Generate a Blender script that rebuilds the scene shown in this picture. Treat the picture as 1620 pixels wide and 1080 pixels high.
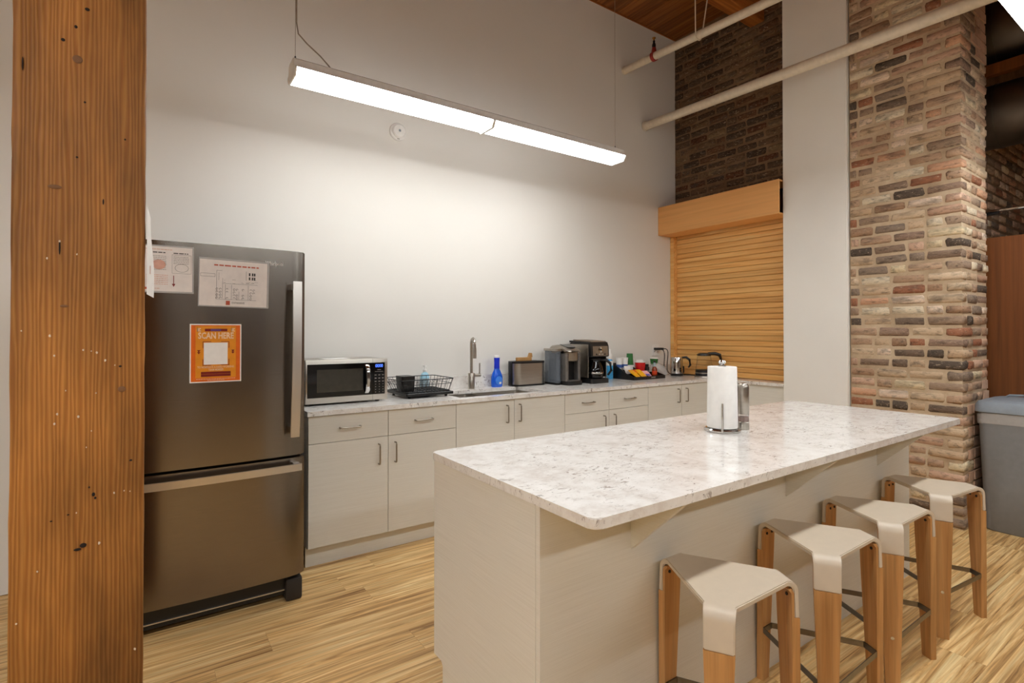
import bpy, bmesh, math, random
from mathutils import Vector, Matrix
random.seed(7)
PI = math.pi
for o in list(bpy.data.objects): bpy.data.objects.remove(o)
SC = bpy.context.scene
COL = SC.collection

# ------------------------------------------------------------------ camera, world, exposure
cam_d = bpy.data.cameras.new('camera'); cam = bpy.data.objects.new('camera', cam_d); COL.objects.link(cam)
cam.location = (0, 0, 1.3752)
cam.rotation_euler = (math.radians(90.478), 0, math.radians(-34.721))
cam_d.sensor_width = 36; cam_d.lens = 835.89 / 1620 * 36
cam_d.shift_y = -(540 - 517.19) / 1620
cam_d.clip_start = 0.02
SC.camera = cam
world = bpy.data.worlds.new('world'); SC.world = world; world.use_nodes = True
world.node_tree.nodes['Background'].inputs[0].default_value = (0.9, 0.8, 0.7, 1)
world.node_tree.nodes['Background'].inputs[1].default_value = 0.05
vs = SC.view_settings
vs.view_transform = 'Standard'; vs.look = 'None'; vs.gamma = 1.0; vs.use_curve_mapping = False
vs.exposure = 1.42
# radiance of the lamp diffusers: strength chosen per row for brightness; room and side rows are added
LAMPS = {'lamp_lens_kitchen': 7.6, 'lamp_lens_island': 7.8, 'added_lens_room': 6.8, 'added_lens_side': 27.0}
LAMPCOL = (0.965, 1.0, 1.01)

# ------------------------------------------------------------------ materials
def lin(c):
    def f(v):
        v /= 255.0
        return v / 12.92 if v <= 0.04045 else ((v + 0.055) / 1.055) ** 2.4
    return (f(c[0]), f(c[1]), f(c[2]), 1)
MATS = {}
class NT:
    def __init__(s, name):
        s.m = bpy.data.materials.new(name); s.m.use_nodes = True
        s.t = s.m.node_tree; s.b = s.t.nodes['Principled BSDF']; MATS[name] = s.m
    def n(s, typ, **k):
        nd = s.t.nodes.new(typ)
        for a, v in k.items():
            if a.startswith('i_'):
                key = a[2:]; key = int(key) if key.isdigit() else key.replace('_', ' ')
                nd.inputs[key].default_value = v
            else: setattr(nd, a, v)
        return nd
    def l(s, a, b): s.t.links.new(a, b)
    def ramp(s, fac, stops, interp='LINEAR'):
        r = s.n('ShaderNodeValToRGB'); r.color_ramp.interpolation = interp
        e = r.color_ramp.elements
        while len(e) < len(stops): e.new(0.5)
        for k, (p, c) in enumerate(stops):
            e[k].position = p; e[k].color = lin(c) if max(c) > 1.001 else (*c[:3], 1)
        s.l(fac, r.inputs[0]); return r.outputs[0]
    def mix(s, fac, a, b, mode='MIX'):
        m = s.n('ShaderNodeMix', data_type='RGBA', blend_type=mode)
        if isinstance(fac, (int, float)): m.inputs[0].default_value = fac
        else: s.l(fac, m.inputs[0])
        for v, i in ((a, 6), (b, 7)):
            if isinstance(v, tuple): m.inputs[i].default_value = lin(v)
            else: s.l(v, m.inputs[i])
        return m.outputs[2]
    def coord(s, scale=(1, 1, 1), rnd=True, kind='Object'):
        tc = s.n('ShaderNodeTexCoord'); mp = s.n('ShaderNodeMapping')
        mp.inputs['Scale'].default_value = scale
        s.l(tc.outputs[kind], mp.inputs[0])
        if rnd:
            oi = s.n('ShaderNodeObjectInfo'); mu = s.n('ShaderNodeMath', operation='MULTIPLY'); mu.inputs[1].default_value = 61.7
            s.l(oi.outputs['Random'], mu.inputs[0]); s.l(mu.outputs[0], mp.inputs['Location'])
        return mp.outputs[0]
    def noise(s, vec, scale=5, detail=4, rough=0.5, dist=0.0):
        n = s.n('ShaderNodeTexNoise'); n.inputs['Scale'].default_value = scale
        n.inputs['Detail'].default_value = detail; n.inputs['Roughness'].default_value = rough
        n.inputs['Distortion'].default_value = dist
        s.l(vec, n.inputs['Vector']); return n.outputs['Fac']
    def bump(s, h, strength=0.2, dist=0.01):
        b = s.n('ShaderNodeBump'); b.inputs['Strength'].default_value = strength; b.inputs['Distance'].default_value = dist
        s.l(h, b.inputs['Height']); s.l(b.outputs[0], s.b.inputs['Normal'])
    def base(s, c):
        if isinstance(c, tuple): s.b.inputs['Base Color'].default_value = lin(c)
        else: s.l(c, s.b.inputs['Base Color'])
    def set(s, **k):
        for a, v in k.items(): s.b.inputs[a.replace('_', ' ')].default_value = v
def plain(name, col, rough=0.5, metal=0.0, var=0.06, scale=30, **k):
    """plain material, with a faint procedural mottling of colour"""
    t = NT(name); v = t.coord((1, 1, 1), False)
    f = t.noise(v, scale, 3)
    d = tuple(max(0, c * (1 - var)) for c in col); u = tuple(min(255, c * (1 + var)) for c in col)
    t.base(t.ramp(f, [(0.3, d), (0.7, u)])); t.set(Roughness=rough, Metallic=metal)
    for a, val in k.items(): t.b.inputs[a.replace('_', ' ')].default_value = val
    return t
def emit(name, col, strength):
    t = NT(name); t.base(tuple(col)); t.b.inputs['Emission Color'].default_value = lin(col)
    t.b.inputs['Emission Strength'].default_value = strength; return t

t = NT('wall_paint'); v = t.coord((1, 1, 1), False)
t.base(t.ramp(t.noise(v, 0.7, 3), [(0.3, (228, 224, 216)), (0.7, (233, 229, 222))])); t.set(Roughness=0.85)
t.bump(t.noise(v, 260, 2), 0.06, 0.002)
plain('lightened_paint', (242, 239, 232), 0.8, 0, 0.01, 2)  # wall paint lightened to make up for light missing on the pilaster
plain('reflection_dark_plaster', (128, 102, 78), 0.9, 0, 0.05, 3)
plain('far_plaster', (200, 186, 166), 0.9, 0, 0.05, 3)
plain('white_metal', (232, 230, 226), 0.45, 0, 0.02)
plain('white_plastic', (236, 233, 228), 0.4, 0, 0.02)
plain('black_plastic', (16, 15, 15), 0.35, 0, 0.1)
plain('black_gloss', (8, 8, 9), 0.08, 0, 0.1)
plain('dark_rubber', (40, 36, 33), 0.6)
plain('cord_black', (14, 13, 12), 0.5)
plain('chrome', (205, 203, 200), 0.12, 1.0, 0.01)
t = NT('brushed_steel'); v = t.coord((2, 2, 240), True)
t.base(t.ramp(t.noise(v, 3, 3), [(0.3, (176, 168, 158)), (0.7, (196, 190, 180))])); t.set(Roughness=0.3, Metallic=1.0)
t = NT('fridge_steel'); v = t.coord((3, 3, 300), False)
f = t.noise(v, 3, 3); t.base(t.ramp(f, [(0.3, (128, 121, 113)), (0.7, (138, 130, 122))]))
t.set(Metallic=1.0, Roughness=0.2, Anisotropic=0.7, Anisotropic_Rotation=0.25)
tg = t.n('ShaderNodeTangent', direction_type='RADIAL', axis='Z'); t.l(tg.outputs[0], t.b.inputs['Tangent'])
t = NT('satin_handle'); t.base((214, 208, 200)); t.set(Metallic=1.0, Roughness=0.34)
t.bump(t.noise(t.coord((60, 60, 3), False), 8, 2), 0.03, 0.001)
plain('pull_steel', (150, 142, 130), 0.32, 1.0, 0.04)
plain('bar_steel', (120, 114, 106), 0.32, 1.0, 0.06)
plain('fridge_side', (72, 66, 60), 0.5, 0.2)

# light laminate with fine horizontal streaks
t = NT('laminate'); v = t.coord((2.0, 2.0, 170), True); f = t.noise(v, 2.0, 4, 0.6)
t.base(t.ramp(f, [(0.28, (217, 212, 200)), (0.5, (223, 219, 208)), (0.75, (229, 225, 215))])); t.set(Roughness=0.42)
t.bump(f, 0.05, 0.001)
plain('carcass', (120, 112, 98), 0.6)
plain('toe_board', (206, 198, 184), 0.5)

# engineered quartz
t = NT('quartz'); v = t.coord((1, 1, 1), False); v2 = t.coord((1, 2.2, 1), False)
base = t.ramp(t.noise(v, 14, 5, 0.65), [(0.32, (218, 210, 202)), (0.5, (233, 229, 223)), (0.7, (241, 238, 233))])
fleck = t.ramp(t.noise(v2, 16, 7, 0.72, 1.6), [(0.56, (0, 0, 0)), (0.64, (1, 1, 1))])
fl2 = t.ramp(t.noise(v2, 34, 5, 0.7, 1.2), [(0.60, (0, 0, 0)), (0.66, (1, 1, 1))])
area = t.ramp(t.noise(v, 4.5, 3), [(0.38, (0.15, 0.15, 0.15)), (0.58, (1, 1, 1))])
m1 = t.n('ShaderNodeMath', operation='MULTIPLY'); t.l(fleck, m1.inputs[0]); t.l(area, m1.inputs[1])
c1 = t.mix(m1.outputs[0], base, (168, 156, 146))
m2 = t.n('ShaderNodeMath', operation='MULTIPLY'); t.l(fl2, m2.inputs[0]); t.l(area, m2.inputs[1])
t.base(t.mix(m2.outputs[0], c1, (104, 90, 80))); t.set(Roughness=0.14, Specular_IOR_Level=0.55)

# wood materials
def wood(name, dark, mid, light, axis, rough=0.5, fine=1.0, bump=0.12, rnd=True, tint=0.0, spec=0.4, wob=1.6, g0=0.62):
    t = NT(name); s = [26 * fine] * 3; s['XYZ'.index(axis)] = 0.9 * fine
    v = t.coord(tuple(s), rnd); f = t.noise(v, 1.0, 5, 0.62, wob)
    s2 = [90 * fine] * 3; s2['XYZ'.index(axis)] = 2.2 * fine
    f2 = t.noise(t.coord(tuple(s2), rnd), 1.0, 3, 0.6, 0.4)
    c = t.ramp(f, [(0.30, dark), (0.48, mid), (0.68, light)])
    g = t.ramp(f2, [(0.30, (g0,) * 3), (0.62, (1, 1, 1))])
    c = t.mix(0.75, c, g, 'MULTIPLY')
    if tint:
        oi = t.n('ShaderNodeObjectInfo'); r = t.ramp(oi.outputs['Random'], [(0, (1 - tint,) * 3), (1, (1, 1, 1))])
        c = t.mix(1.0, c, r, 'MULTIPLY')
    t.base(c); t.set(Roughness=rough, Specular_IOR_Level=spec)
    if bump: t.bump(f2, bump, 0.002)
    return t
wood('floor_wood', (138, 94, 46), (224, 178, 114), (255, 226, 166), 'X', 0.42, 0.75, 0.05, True, 0.08, wob=2.6, g0=0.6)
wood('ceiling_wood', (120, 66, 24), (162, 96, 40), (190, 122, 58), 'Y', 0.6, 0.6, 0.1, True, 0.35)
wood('beam_wood', (134, 72, 24), (170, 98, 36), (192, 120, 52), 'X', 0.6, 0.5)
wood('shutter_wood', (226, 160, 84), (244, 184, 106), (254, 208, 134), 'Y', 0.45, 0.7, 0.05, True, 0.14, g0=0.8)
wood('valance_wood', (234, 170, 102), (240, 178, 108), (246, 186, 116), 'Y', 0.5, 0.5, 0.02, g0=0.9)
wood('beech', (186, 132, 76), (196, 144, 88), (206, 158, 102), 'Z', 0.42, 0.6, 0.03)
wood('door_wood', (108, 58, 16), (120, 66, 20), (130, 74, 26), 'Z', 0.5, 0.5, 0.03)
# old timber post: strong vertical grain, wear
t = NT('timber'); v = t.coord((1, 1, 0.06), False)
wv = t.n('ShaderNodeTexWave', wave_type='BANDS', bands_direction='X'); wv.inputs['Scale'].default_value = 30
wv.inputs['Distortion'].default_value = 9.0; wv.inputs['Detail'].default_value = 3; wv.inputs['Detail Scale'].default_value = 0.9; wv.inputs['Detail Roughness'].default_value = 0.5
t.l(v, wv.inputs['Vector'])
f = wv.outputs['Fac']; big = t.noise(t.coord((3, 3, 0.8), False), 1.4, 4, 0.6)
c = t.ramp(f, [(0.0, (192, 122, 54)), (0.5, (206, 138, 64)), (1.0, (220, 152, 76))])
c = t.mix(0.8, c, t.ramp(big, [(0.3, (0.68, 0.66, 0.62)), (0.7, (1.12, 1.1, 1.06))]), 'MULTIPLY')
fib = t.noise(t.coord((150, 150, 3), False), 1.0, 3)
c = t.mix(0.4, c, t.ramp(fib, [(0.3, (0.7, 0.68, 0.65)), (0.65, (1, 1, 1))]), 'MULTIPLY')
t.base(c); t.set(Roughness=0.62, Specular_IOR_Level=0.3); t.bump(f, 0.5, 0.003)
plain('timber_hole', (30, 18, 8), 0.9); plain('timber_chip', (214, 196, 172), 0.9); plain('timber_knot', (116, 78, 44), 0.7)

# bricks: colour of each brick from its own random number
def brickmat(name, stops, soot):
    t = NT(name); oi = t.n('ShaderNodeObjectInfo')
    c = t.ramp(oi.outputs['Random'], stops, 'CONSTANT')
    v = t.coord((1, 1, 1), True, 'Object'); f = t.noise(v, 3.2, 6, 0.7)
    c = t.mix(0.75, c, t.ramp(f, [(0.28, (0.66, 0.63, 0.6)), (0.5, (0.96, 0.95, 0.94)), (0.72, (1.15, 1.12, 1.08))]), 'MULTIPLY')
    f3 = t.noise(v, 1.1, 3, 0.6); sm = t.ramp(f3, [(0.52, (0, 0, 0)), (0.68, (soot, soot, soot))])
    c = t.mix(sm, c, (84, 74, 66))
    f4 = t.noise(v, 7.5, 3, 0.6); mm = t.ramp(f4, [(0.58, (0, 0, 0)), (0.70, (0.7, 0.7, 0.7))])
    c = t.mix(mm, c, (196, 172, 144))
    t.base(c); t.set(Roughness=0.9, Specular_IOR_Level=0.2); t.bump(t.noise(v, 9, 6, 0.7), 0.5, 0.006)
B = [(204, 172, 143), (159, 132, 113), (233, 213, 176), (215, 178, 152), (150, 131, 114), (196, 163, 135), (235, 211, 187), (176, 141, 113), (218, 170, 137), (126, 107, 92),
     (209, 180, 148), (231, 215, 187), (167, 142, 120), (172, 117, 89), (202, 165, 139), (150, 126, 107), (224, 198, 167), (187, 154, 126), (98, 85, 74), (213, 187, 156)]
brickmat('brick_pier', [(k / len(B), c) for k, c in enumerate(B)], 0.55)
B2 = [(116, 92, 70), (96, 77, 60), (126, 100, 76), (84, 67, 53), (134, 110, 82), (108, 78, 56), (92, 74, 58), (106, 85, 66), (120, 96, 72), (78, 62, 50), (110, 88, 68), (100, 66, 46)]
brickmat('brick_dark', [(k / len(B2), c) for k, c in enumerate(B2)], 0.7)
def mortarmat(name, a, b, c0):
    t = NT(name); v = t.coord((1, 1, 1), False)
    c = t.ramp(t.noise(v, 4, 6, 0.65), [(0.3, a), (0.52, b), (0.72, c0)]); t.base(c); t.set(Roughness=0.95, Specular_IOR_Level=0.15)
    t.bump(t.noise(v, 60, 5, 0.7), 0.6, 0.008)
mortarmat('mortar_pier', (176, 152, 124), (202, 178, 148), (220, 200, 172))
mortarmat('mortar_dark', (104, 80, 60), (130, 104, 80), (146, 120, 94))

plain('seat_taupe', (206, 191, 170), 0.38, 0, 0.01)
plain('pipe_white', (222, 210, 190), 0.5, 0, 0.03)
plain('sprinkler_red', (150, 44, 34), 0.5); plain('brass', (176, 128, 60), 0.35, 1.0)
t = plain('duct_steel', (112, 104, 96), 0.42, 1.0, 0.1, 4)
plain('bin_grey', (130, 131, 132), 0.5, 0, 0.02); plain('bin_lid', (138, 146, 154), 0.45, 0, 0.02)
plain('bag_clear', (176, 174, 170), 0.25, 0, 0.1)
plain('paper_white', (240, 237, 232), 0.75, 0, 0.015)
plain('sheet_white', (228, 220, 214), 0.22, 0, 0.02)
plain('film', (226, 222, 218), 0.12, 0, 0.02, Alpha=0.45)
plain('ink_black', (52, 48, 46), 0.6); plain('ink_grey', (138, 130, 124), 0.6); plain('ink_red', (186, 84, 56), 0.6)
plain('ink_pink', (206, 158, 140), 0.6)
plain('poster_orange', (226, 106, 22), 0.3, 0, 0.03); plain('poster_amber', (230, 146, 34), 0.3, 0, 0.03)
plain('poster_maroon', (124, 26, 18), 0.35); plain('poster_cream', (246, 206, 168), 0.4); plain('poster_violet', (104, 66, 128), 0.35)
plain('soap_blue', (22, 92, 214), 0.12, 0, 0.04); plain('cap_blue', (20, 50, 200), 0.3); plain('label_blue', (66, 134, 232), 0.3)
plain('bottle_blue', (70, 170, 226), 0.3); plain('bottle_clear', (196, 214, 220), 0.15, 0, 0.04, Alpha=0.6)
plain('soap_cyan', (168, 214, 232), 0.2, 0, 0.04)
plain('cup_green', (36, 104, 44), 0.5); plain('cup_red', (204, 22, 22), 0.35); plain('cup_blue', (60, 96, 168), 0.45)
plain('packet_yellow', (246, 176, 24), 0.4); plain('packet_pink', (240, 176, 182), 0.4); plain('packet_blue', (98, 104, 188), 0.4)
plain('packet_red', (222, 70, 26), 0.4); plain('packet_bright', (246, 222, 60), 0.4)
plain('syrup_brown', (134, 52, 20), 0.15); plain('tan_wood', (176, 132, 78), 0.55)
plain('panel_taupe', (140, 124, 106), 0.35, 0.6); plain('keurig_grey', (128, 124, 120), 0.3, 0.7); plain('tank_smoke', (120, 126, 134), 0.12, 0, 0.05, Alpha=0.55)
t = NT('glass'); t.base((250, 250, 250)); t.set(Roughness=0.02, Transmission_Weight=1.0, IOR=1.15)
t.bump(t.noise(t.coord((1, 1, 1), False), 14, 2), 0.04, 0.002)
t = NT('acrylic'); t.base((244, 238, 234)); t.set(Roughness=0.1, Transmission_Weight=0.85, IOR=1.3)
t.bump(t.noise(t.coord((1, 1, 1), False), 60, 2), 0.1, 0.002)
plain('pepper', (150, 112, 96), 0.8, 0, 0.3, 400)
plain('mw_window', (58, 54, 46), 0.14, 0, 0.05)
emit('display_blue', (70, 110, 255), 1.0)
for nm, st_ in LAMPS.items():
    t = NT(nm); t.base((250, 248, 244)); t.b.inputs['Emission Color'].default_value = (*LAMPCOL, 1); t.b.inputs['Emission Strength'].default_value = st_
plain('cable_grey', (150, 136, 118), 0.5)

# ------------------------------------------------------------------ mesh helpers
def bm_new(): return bmesh.new()
def box(bm, x0, x1, y0, y1, z0, z1, bev=0.0, seg=1):
    r = bmesh.ops.create_cube(bm, size=1.0, matrix=Matrix.Translation(((x0 + x1) / 2, (y0 + y1) / 2, (z0 + z1) / 2)) @ Matrix.Diagonal((x1 - x0, y1 - y0, z1 - z0, 1)))
    if bev > 0:
        es = list({e for v in r['verts'] for e in v.link_edges})
        bmesh.ops.bevel(bm, geom=es, offset=bev, segments=seg, affect='EDGES', profile=0.5)
    return bm
def ring_faces(bm, rings, closed=True, cap=True):
    n = len(rings[0])
    for a, b in zip(rings, rings[1:]):
        for i in range(n if closed else n - 1):
            j = (i + 1) % n
            try: bm.faces.new((a[i], a[j], b[j], b[i]))
            except ValueError: pass
    if cap:
        try: bm.faces.new(rings[0][::-1])
        except ValueError: pass
        try: bm.faces.new(rings[-1])
        except ValueError: pass
def lathe(bm, prof, c=(0, 0, 0), n=24, sx=1.0, sy=1.0, cap=True):
    rings = [[bm.verts.new((c[0] + r * sx * math.cos(2 * PI * i / n), c[1] + r * sy * math.sin(2 * PI * i / n), c[2] + z)) for i in range(n)] for r, z in prof]
    ring_faces(bm, rings, True, cap); return bm
def tube(bm, path, r, n=8, closed=False, cap=True):
    P = [Vector(p) for p in path]; rings = []; up = Vector((0, 0, 1)); N = len(P)
    for i, p in enumerate(P):
        if closed: d = P[(i + 1) % N] - P[i - 1]
        else: d = P[min(i + 1, N - 1)] - P[max(i - 1, 0)]
        d.normalize()
        u = up if abs(d.dot(up)) < 0.95 else Vector((0, 1, 0))
        a = d.cross(u).normalized(); b = a.cross(d).normalized()
        rr = r[i] if isinstance(r, (list, tuple)) else r
        rings.append([bm.verts.new(p + a * rr * math.cos(2 * PI * k / n) + b * rr * math.sin(2 * PI * k / n)) for k in range(n)])
    if closed: rings.append(rings[0])
    ring_faces(bm, rings, True, cap and not closed); return bm
def prism(bm, poly, axis, a, b):
    """extrude a 2D polygon along an axis; axis X: (y,z), Y: (x,z), Z: (x,y)"""
    def mk(p, t): return {'X': (t, p[0], p[1]), 'Y': (p[0], t, p[1]), 'Z': (p[0], p[1], t)}[axis]
    A = [bm.verts.new(mk(p, a)) for p in poly]; Bv = [bm.verts.new(mk(p, b)) for p in poly]
    ring_faces(bm, [A, Bv]); return bm
def rrect(x0, x1, y0, y1, r, n=5):
    pts = []
    for cx, cy, a0 in ((x1 - r, y1 - r, 0), (x0 + r, y1 - r, 90), (x0 + r, y0 + r, 180), (x1 - r, y0 + r, 270)):
        for k in range(n + 1):
            a = math.radians(a0 + 90 * k / n); pts.append((cx + r * math.cos(a), cy + r * math.sin(a)))
    return pts
def arc(cx, cy, r, a0, a1, n=8):
    return [(cx + r * math.cos(math.radians(a0 + (a1 - a0) * k / n)), cy + r * math.sin(math.radians(a0 + (a1 - a0) * k / n))) for k in range(n + 1)]
def obj(name, bm, mat, parent=None, smooth=True, angle=35, loc=None):
    bmesh.ops.recalc_face_normals(bm, faces=bm.faces)
    me = bpy.data.meshes.new(name); bm.to_mesh(me); bm.free()
    if smooth:
        me.polygons.foreach_set('use_smooth', [True] * len(me.polygons)); me.set_sharp_from_angle(angle=math.radians(angle))
    return link(name, me, mat, parent, loc)
def link(name, me, mat, parent=None, loc=None):
    if mat and not me.materials: me.materials.append(MATS[mat])
    o = bpy.data.objects.new(name, me); COL.objects.link(o)
    if parent: o.parent = parent
    if loc: o.location = loc
    return o
def bx(name, mat, parent, x0, x1, y0, y1, z0, z1, bev=0.0, seg=1):
    return obj(name, box(bm_new(), x0, x1, y0, y1, z0, z1, bev, seg), mat, parent)
def thing(name, label, cat, loc=(0, 0, 0), rz=0.0, group=None):
    o = bpy.data.objects.new(name, None); COL.objects.link(o); o.empty_display_size = 0.05
    o.location = loc; o.rotation_euler = (0, 0, rz); tag(o, label, cat, group); return o
def tag(o, label, cat, group=None):
    o['label'] = label; o['category'] = cat
    if group: o['group'] = group
    return o
def struct(o): o['kind'] = 'structure'; return o
def stuff(o): o['kind'] = 'stuff'; return o
def dup(root, loc, rz, label, group):
    r = root.copy(); COL.objects.link(r); r.location = loc; r.rotation_euler = (0, 0, rz); tag(r, label, root['category'], group)
    for ch in list(root.children):
        c = ch.copy(); COL.objects.link(c); c.parent = r
        for g in list(ch.children):
            d = g.copy(); COL.objects.link(d); d.parent = c
    return r
def text(name, s, size, mat, parent, loc, align='CENTER', sx=1.0, ext=0.0002, rot=(PI / 2, 0, 0), bold=0.012):
    cu = bpy.data.curves.new(name, 'FONT'); cu.body = s; cu.size = size; cu.align_x = align; cu.align_y = 'CENTER'; cu.extrude = ext; cu.resolution_u = 2; cu.offset = size * bold
    o = bpy.data.objects.new(name, cu); COL.objects.link(o)
    bpy.context.view_layer.update()
    me = bpy.data.meshes.new_from_object(o.evaluated_get(bpy.context.evaluated_depsgraph_get()))
    bpy.data.objects.remove(o); bpy.data.curves.remove(cu)
    me.transform(Matrix.Diagonal((sx, 1, 1, 1))); me.transform(Matrix.Rotation(rot[2], 4, 'Z') @ Matrix.Rotation(rot[0], 4, 'X'))
    me.materials.clear(); return link(name, me, mat, parent, loc)

CEIL = 4.62; YW = 3.79; CT = 0.914
# ------------------------------------------------------------------ room shell
fl = struct(bx('floor', 'floor_wood', None, -4.6, 8.1, -6.6, 3.95, -0.10, -0.004))
PW, PLn = 0.178, 1.22
plank_meshes = []
for L in (PLn,):
    m = bm_new(); box(m, 0, L - 0.0008, 0, PW - 0.0008, -0.004, 0.0)
    me = bpy.data.meshes.new('plank'); m.to_mesh(me); m.free(); me.materials.append(MATS['floor_wood']); plank_meshes.append(me)
row = 0; y = -0.92
while y < 3.25:
    x = -1.5 - random.random() * PLn
    while x < 5.4:
        p = link('plank', plank_meshes[0], None, fl); p.location = (x, y, 0); x += PLn
    y += PW; row += 1
wb = struct(bx('wall_back', 'wall_paint', None, -4.6, 4.86, YW, YW + 0.12, 0, CEIL + 0.1))
struct(bx('wall_left', 'far_plaster', None, -4.7, -4.6, -6.6, YW, 0, CEIL + 0.1))
struct(bx('wall_front', 'reflection_dark_plaster', None, -4.6, 8.1, -6.7, -6.6, 0, CEIL + 0.1))  # unseen wall, made dark for the reflections in the refrigerator
for k, xd in enumerate((-0.25, 3.10)):  # unseen white doors added to show as light bands in the refrigerator steel
    dd = struct(bx('door_%d' % (k + 1), 'white_plastic', None, xd, xd + 0.92, -6.598, -6.555, 0, 2.35, 0.004))
    m_ = bm_new(); tube(m_, [(xd + 0.84, -6.553, 1.02), (xd + 0.84, -6.50, 1.02), (xd + 0.72, -6.50, 1.02)], 0.010, 8); obj('door_handle', m_, 'chrome', dd)
struct(bx('wall_far_right', 'far_plaster', None, 8.1, 8.2, -6.6, 2.0, 0, CEIL + 0.1))
struct(bx('wall_pilaster', 'lightened_paint', None, 4.612, 4.86, 1.945, 2.462, 0, CEIL, 0.003))
ce = struct(bx('ceiling', 'ceiling_wood', None, -4.6, 8.1, -6.6, YW, CEIL + 0.02, CEIL + 0.1))
m = bm_new(); box(m, 0, 0.1385, -6.6, YW - 0.001, 0.0, 0.02); bme = bpy.data.meshes.new('ceiling_board'); m.to_mesh(bme); m.free(); bme.materials.append(MATS['ceiling_wood'])
for k in range(92):
    b = link('ceiling_board', bme, None, ce); b.location = (-4.6 + 0.14 * k - 0.02, 0, CEIL - 0.003 * (k % 2))
bx('shadow_gap_trim', 'beam_wood', None, -4.5, 4.83, YW - 0.012, YW, CEIL - 0.012, CEIL - 0.003).name = 'trim_1'
struct(bpy.data.objects['trim_1'])
o = bx('ceiling_beam', 'beam_wood', None, -4.5, 4.828, 2.745, 2.89, 4.33, CEIL - 0.004, 0.006)
tag(o, 'heavy orange-brown timber beam under the plank ceiling, running into the dark brick wall', 'beam')

# ------------------------------------------------------------------ bricks
CH, BH, BL, BD, JT = 0.0785, 0.0625, 0.203, 0.097, 0.016
def brick_mesh(i, mat):
    rnd = random.Random(100 + i); m = bm_new(); box(m, -0.5, 0.5, -0.5, 0.5, -0.5, 0.5)
    # chamfer scaled for a 203 x 97 x 61 brick
    for v in m.verts: v.co = Vector((v.co.x * 0.203, v.co.y * 0.097, v.co.z * 0.061))
    bmesh.ops.bevel(m, geom=list(m.edges), offset=0.011, segments=1, affect='EDGES')
    for v in m.verts:
        v.co += Vector((rnd.uniform(-1, 1) * 0.006, rnd.uniform(-1, 1) * 0.003, rnd.uniform(-1, 1) * 0.0045))
        v.co = Vector((v.co.x / 0.203, v.co.y / 0.097, v.co.z / 0.061))
    me = bpy.data.meshes.new('brick'); m.to_mesh(me); m.free()
    me.polygons.foreach_set('use_smooth', [True] * len(me.polygons)); me.set_sharp_from_angle(angle=math.radians(75))
    me.materials.append(MATS[mat]); return me
BM = {k: [brick_mesh(i, k) for i in range(9)] for k in ('brick_pier', 'brick_dark')}
def put_brick(parent, mat, c, L, along, d=BD, h=BH):
    o = link('brick', random.choice(BM[mat]), None, parent); o.location = c
    o.scale = (L, d, h); o.rotation_euler = (random.uniform(-0.012, 0.012), random.uniform(-0.012, 0.012), (0 if along == 'X' else PI / 2) + random.uniform(-0.008, 0.008) + random.choice((0, PI)))
    return o
def row_segments(a, b, rnd, shift):
    s = []; p = a + shift
    if shift > 0.05: s.append((a, p - JT))
    else: p = a
    k = 0
    while p < b - 0.03:
        L = BD if rnd.random() < 0.2 else BL * rnd.uniform(0.93, 1.04)
        e = min(p + L, b)
        if b - e < 0.045: e = b
        s.append((p, e)); p = e + JT
    return s
def join_bricks(parent, lst, mat):
    """bricks that the picture hides: one joined part"""
    bm = bm_new()
    for c, L, along, d, h in lst:
        lx, ly = (L, d) if along == 'X' else (d, L)
        box(bm, c[0] - lx / 2, c[0] + lx / 2, c[1] - ly / 2, c[1] + ly / 2, c[2] - h / 2, c[2] + h / 2)
    return stuff(obj('hidden_brickwork', bm, mat, parent, False))
rb = random.Random(21)
# dark brick wall above the shutter, facing the room (-X)
XR = 4.83
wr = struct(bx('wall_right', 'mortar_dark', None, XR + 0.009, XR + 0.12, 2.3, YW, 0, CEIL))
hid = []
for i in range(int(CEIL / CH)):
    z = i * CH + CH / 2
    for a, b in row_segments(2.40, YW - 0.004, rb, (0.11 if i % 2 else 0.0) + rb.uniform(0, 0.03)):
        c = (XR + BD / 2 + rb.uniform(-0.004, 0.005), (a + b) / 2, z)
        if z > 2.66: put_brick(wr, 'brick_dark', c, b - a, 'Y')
# brick pier beside the white pilaster
XP, YP, YPB, XPB = 4.642, 1.225, 1.938, 5.20
pier = struct(bx('wall_pier', 'mortar_pier', None, XP + 0.008, XPB - 0.008, YP + 0.008, YPB, 0, CEIL - 0.003))
cand = []
for i in range(int(CEIL / CH)):
    z = i * CH + CH / 2; jit = lambda: rb.uniform(-0.004, 0.004)
    if i % 2 == 0:
        cand.append(((XP + BD / 2 + jit(), YP + BL / 2, z), BL, 'Y', BD)); ys, xs = YP + BL + JT, XP + BD + JT
    else:
        cand.append(((XP + BL / 2, YP + BD / 2 + jit(), z), BL, 'X', BD)); ys, xs = YP + BD + JT, XP + BL + JT
    for a, b in row_segments(ys, YPB - 0.004, rb, rb.choice((0, 0.0, 0.11))): cand.append(((XP + BD / 2 + jit(), (a + b) / 2, z), b - a, 'Y', BD))
    for a, b in row_segments(xs, XPB, rb, rb.choice((0, 0.11))): cand.append((((a + b) / 2, YP + BD / 2 + jit(), z), b - a, 'X', BD))
vis, hid = [], []
for c in cand:
    (x, yy, z), L, al, d = c
    hidden = z > 4.05 or (al == 'X' and z > 3.72 and x > 4.95) or (al == 'X' and x > 4.75 and z < 0.84) or (al == 'Y' and yy > 1.63 and z < 0.82) or (al == 'X' and x > 5.1 and z < 1.0)
    (hid if hidden else vis).append(c)
vis.sort(key=lambda c: c[0][2] + (3 if c[2] == 'X' and c[0][0] > 4.95 else 0))
hid += vis[300:]
for c, L, al, d in vis[:300]: put_brick(pier, 'brick_pier', c, L, al, d)
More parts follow.
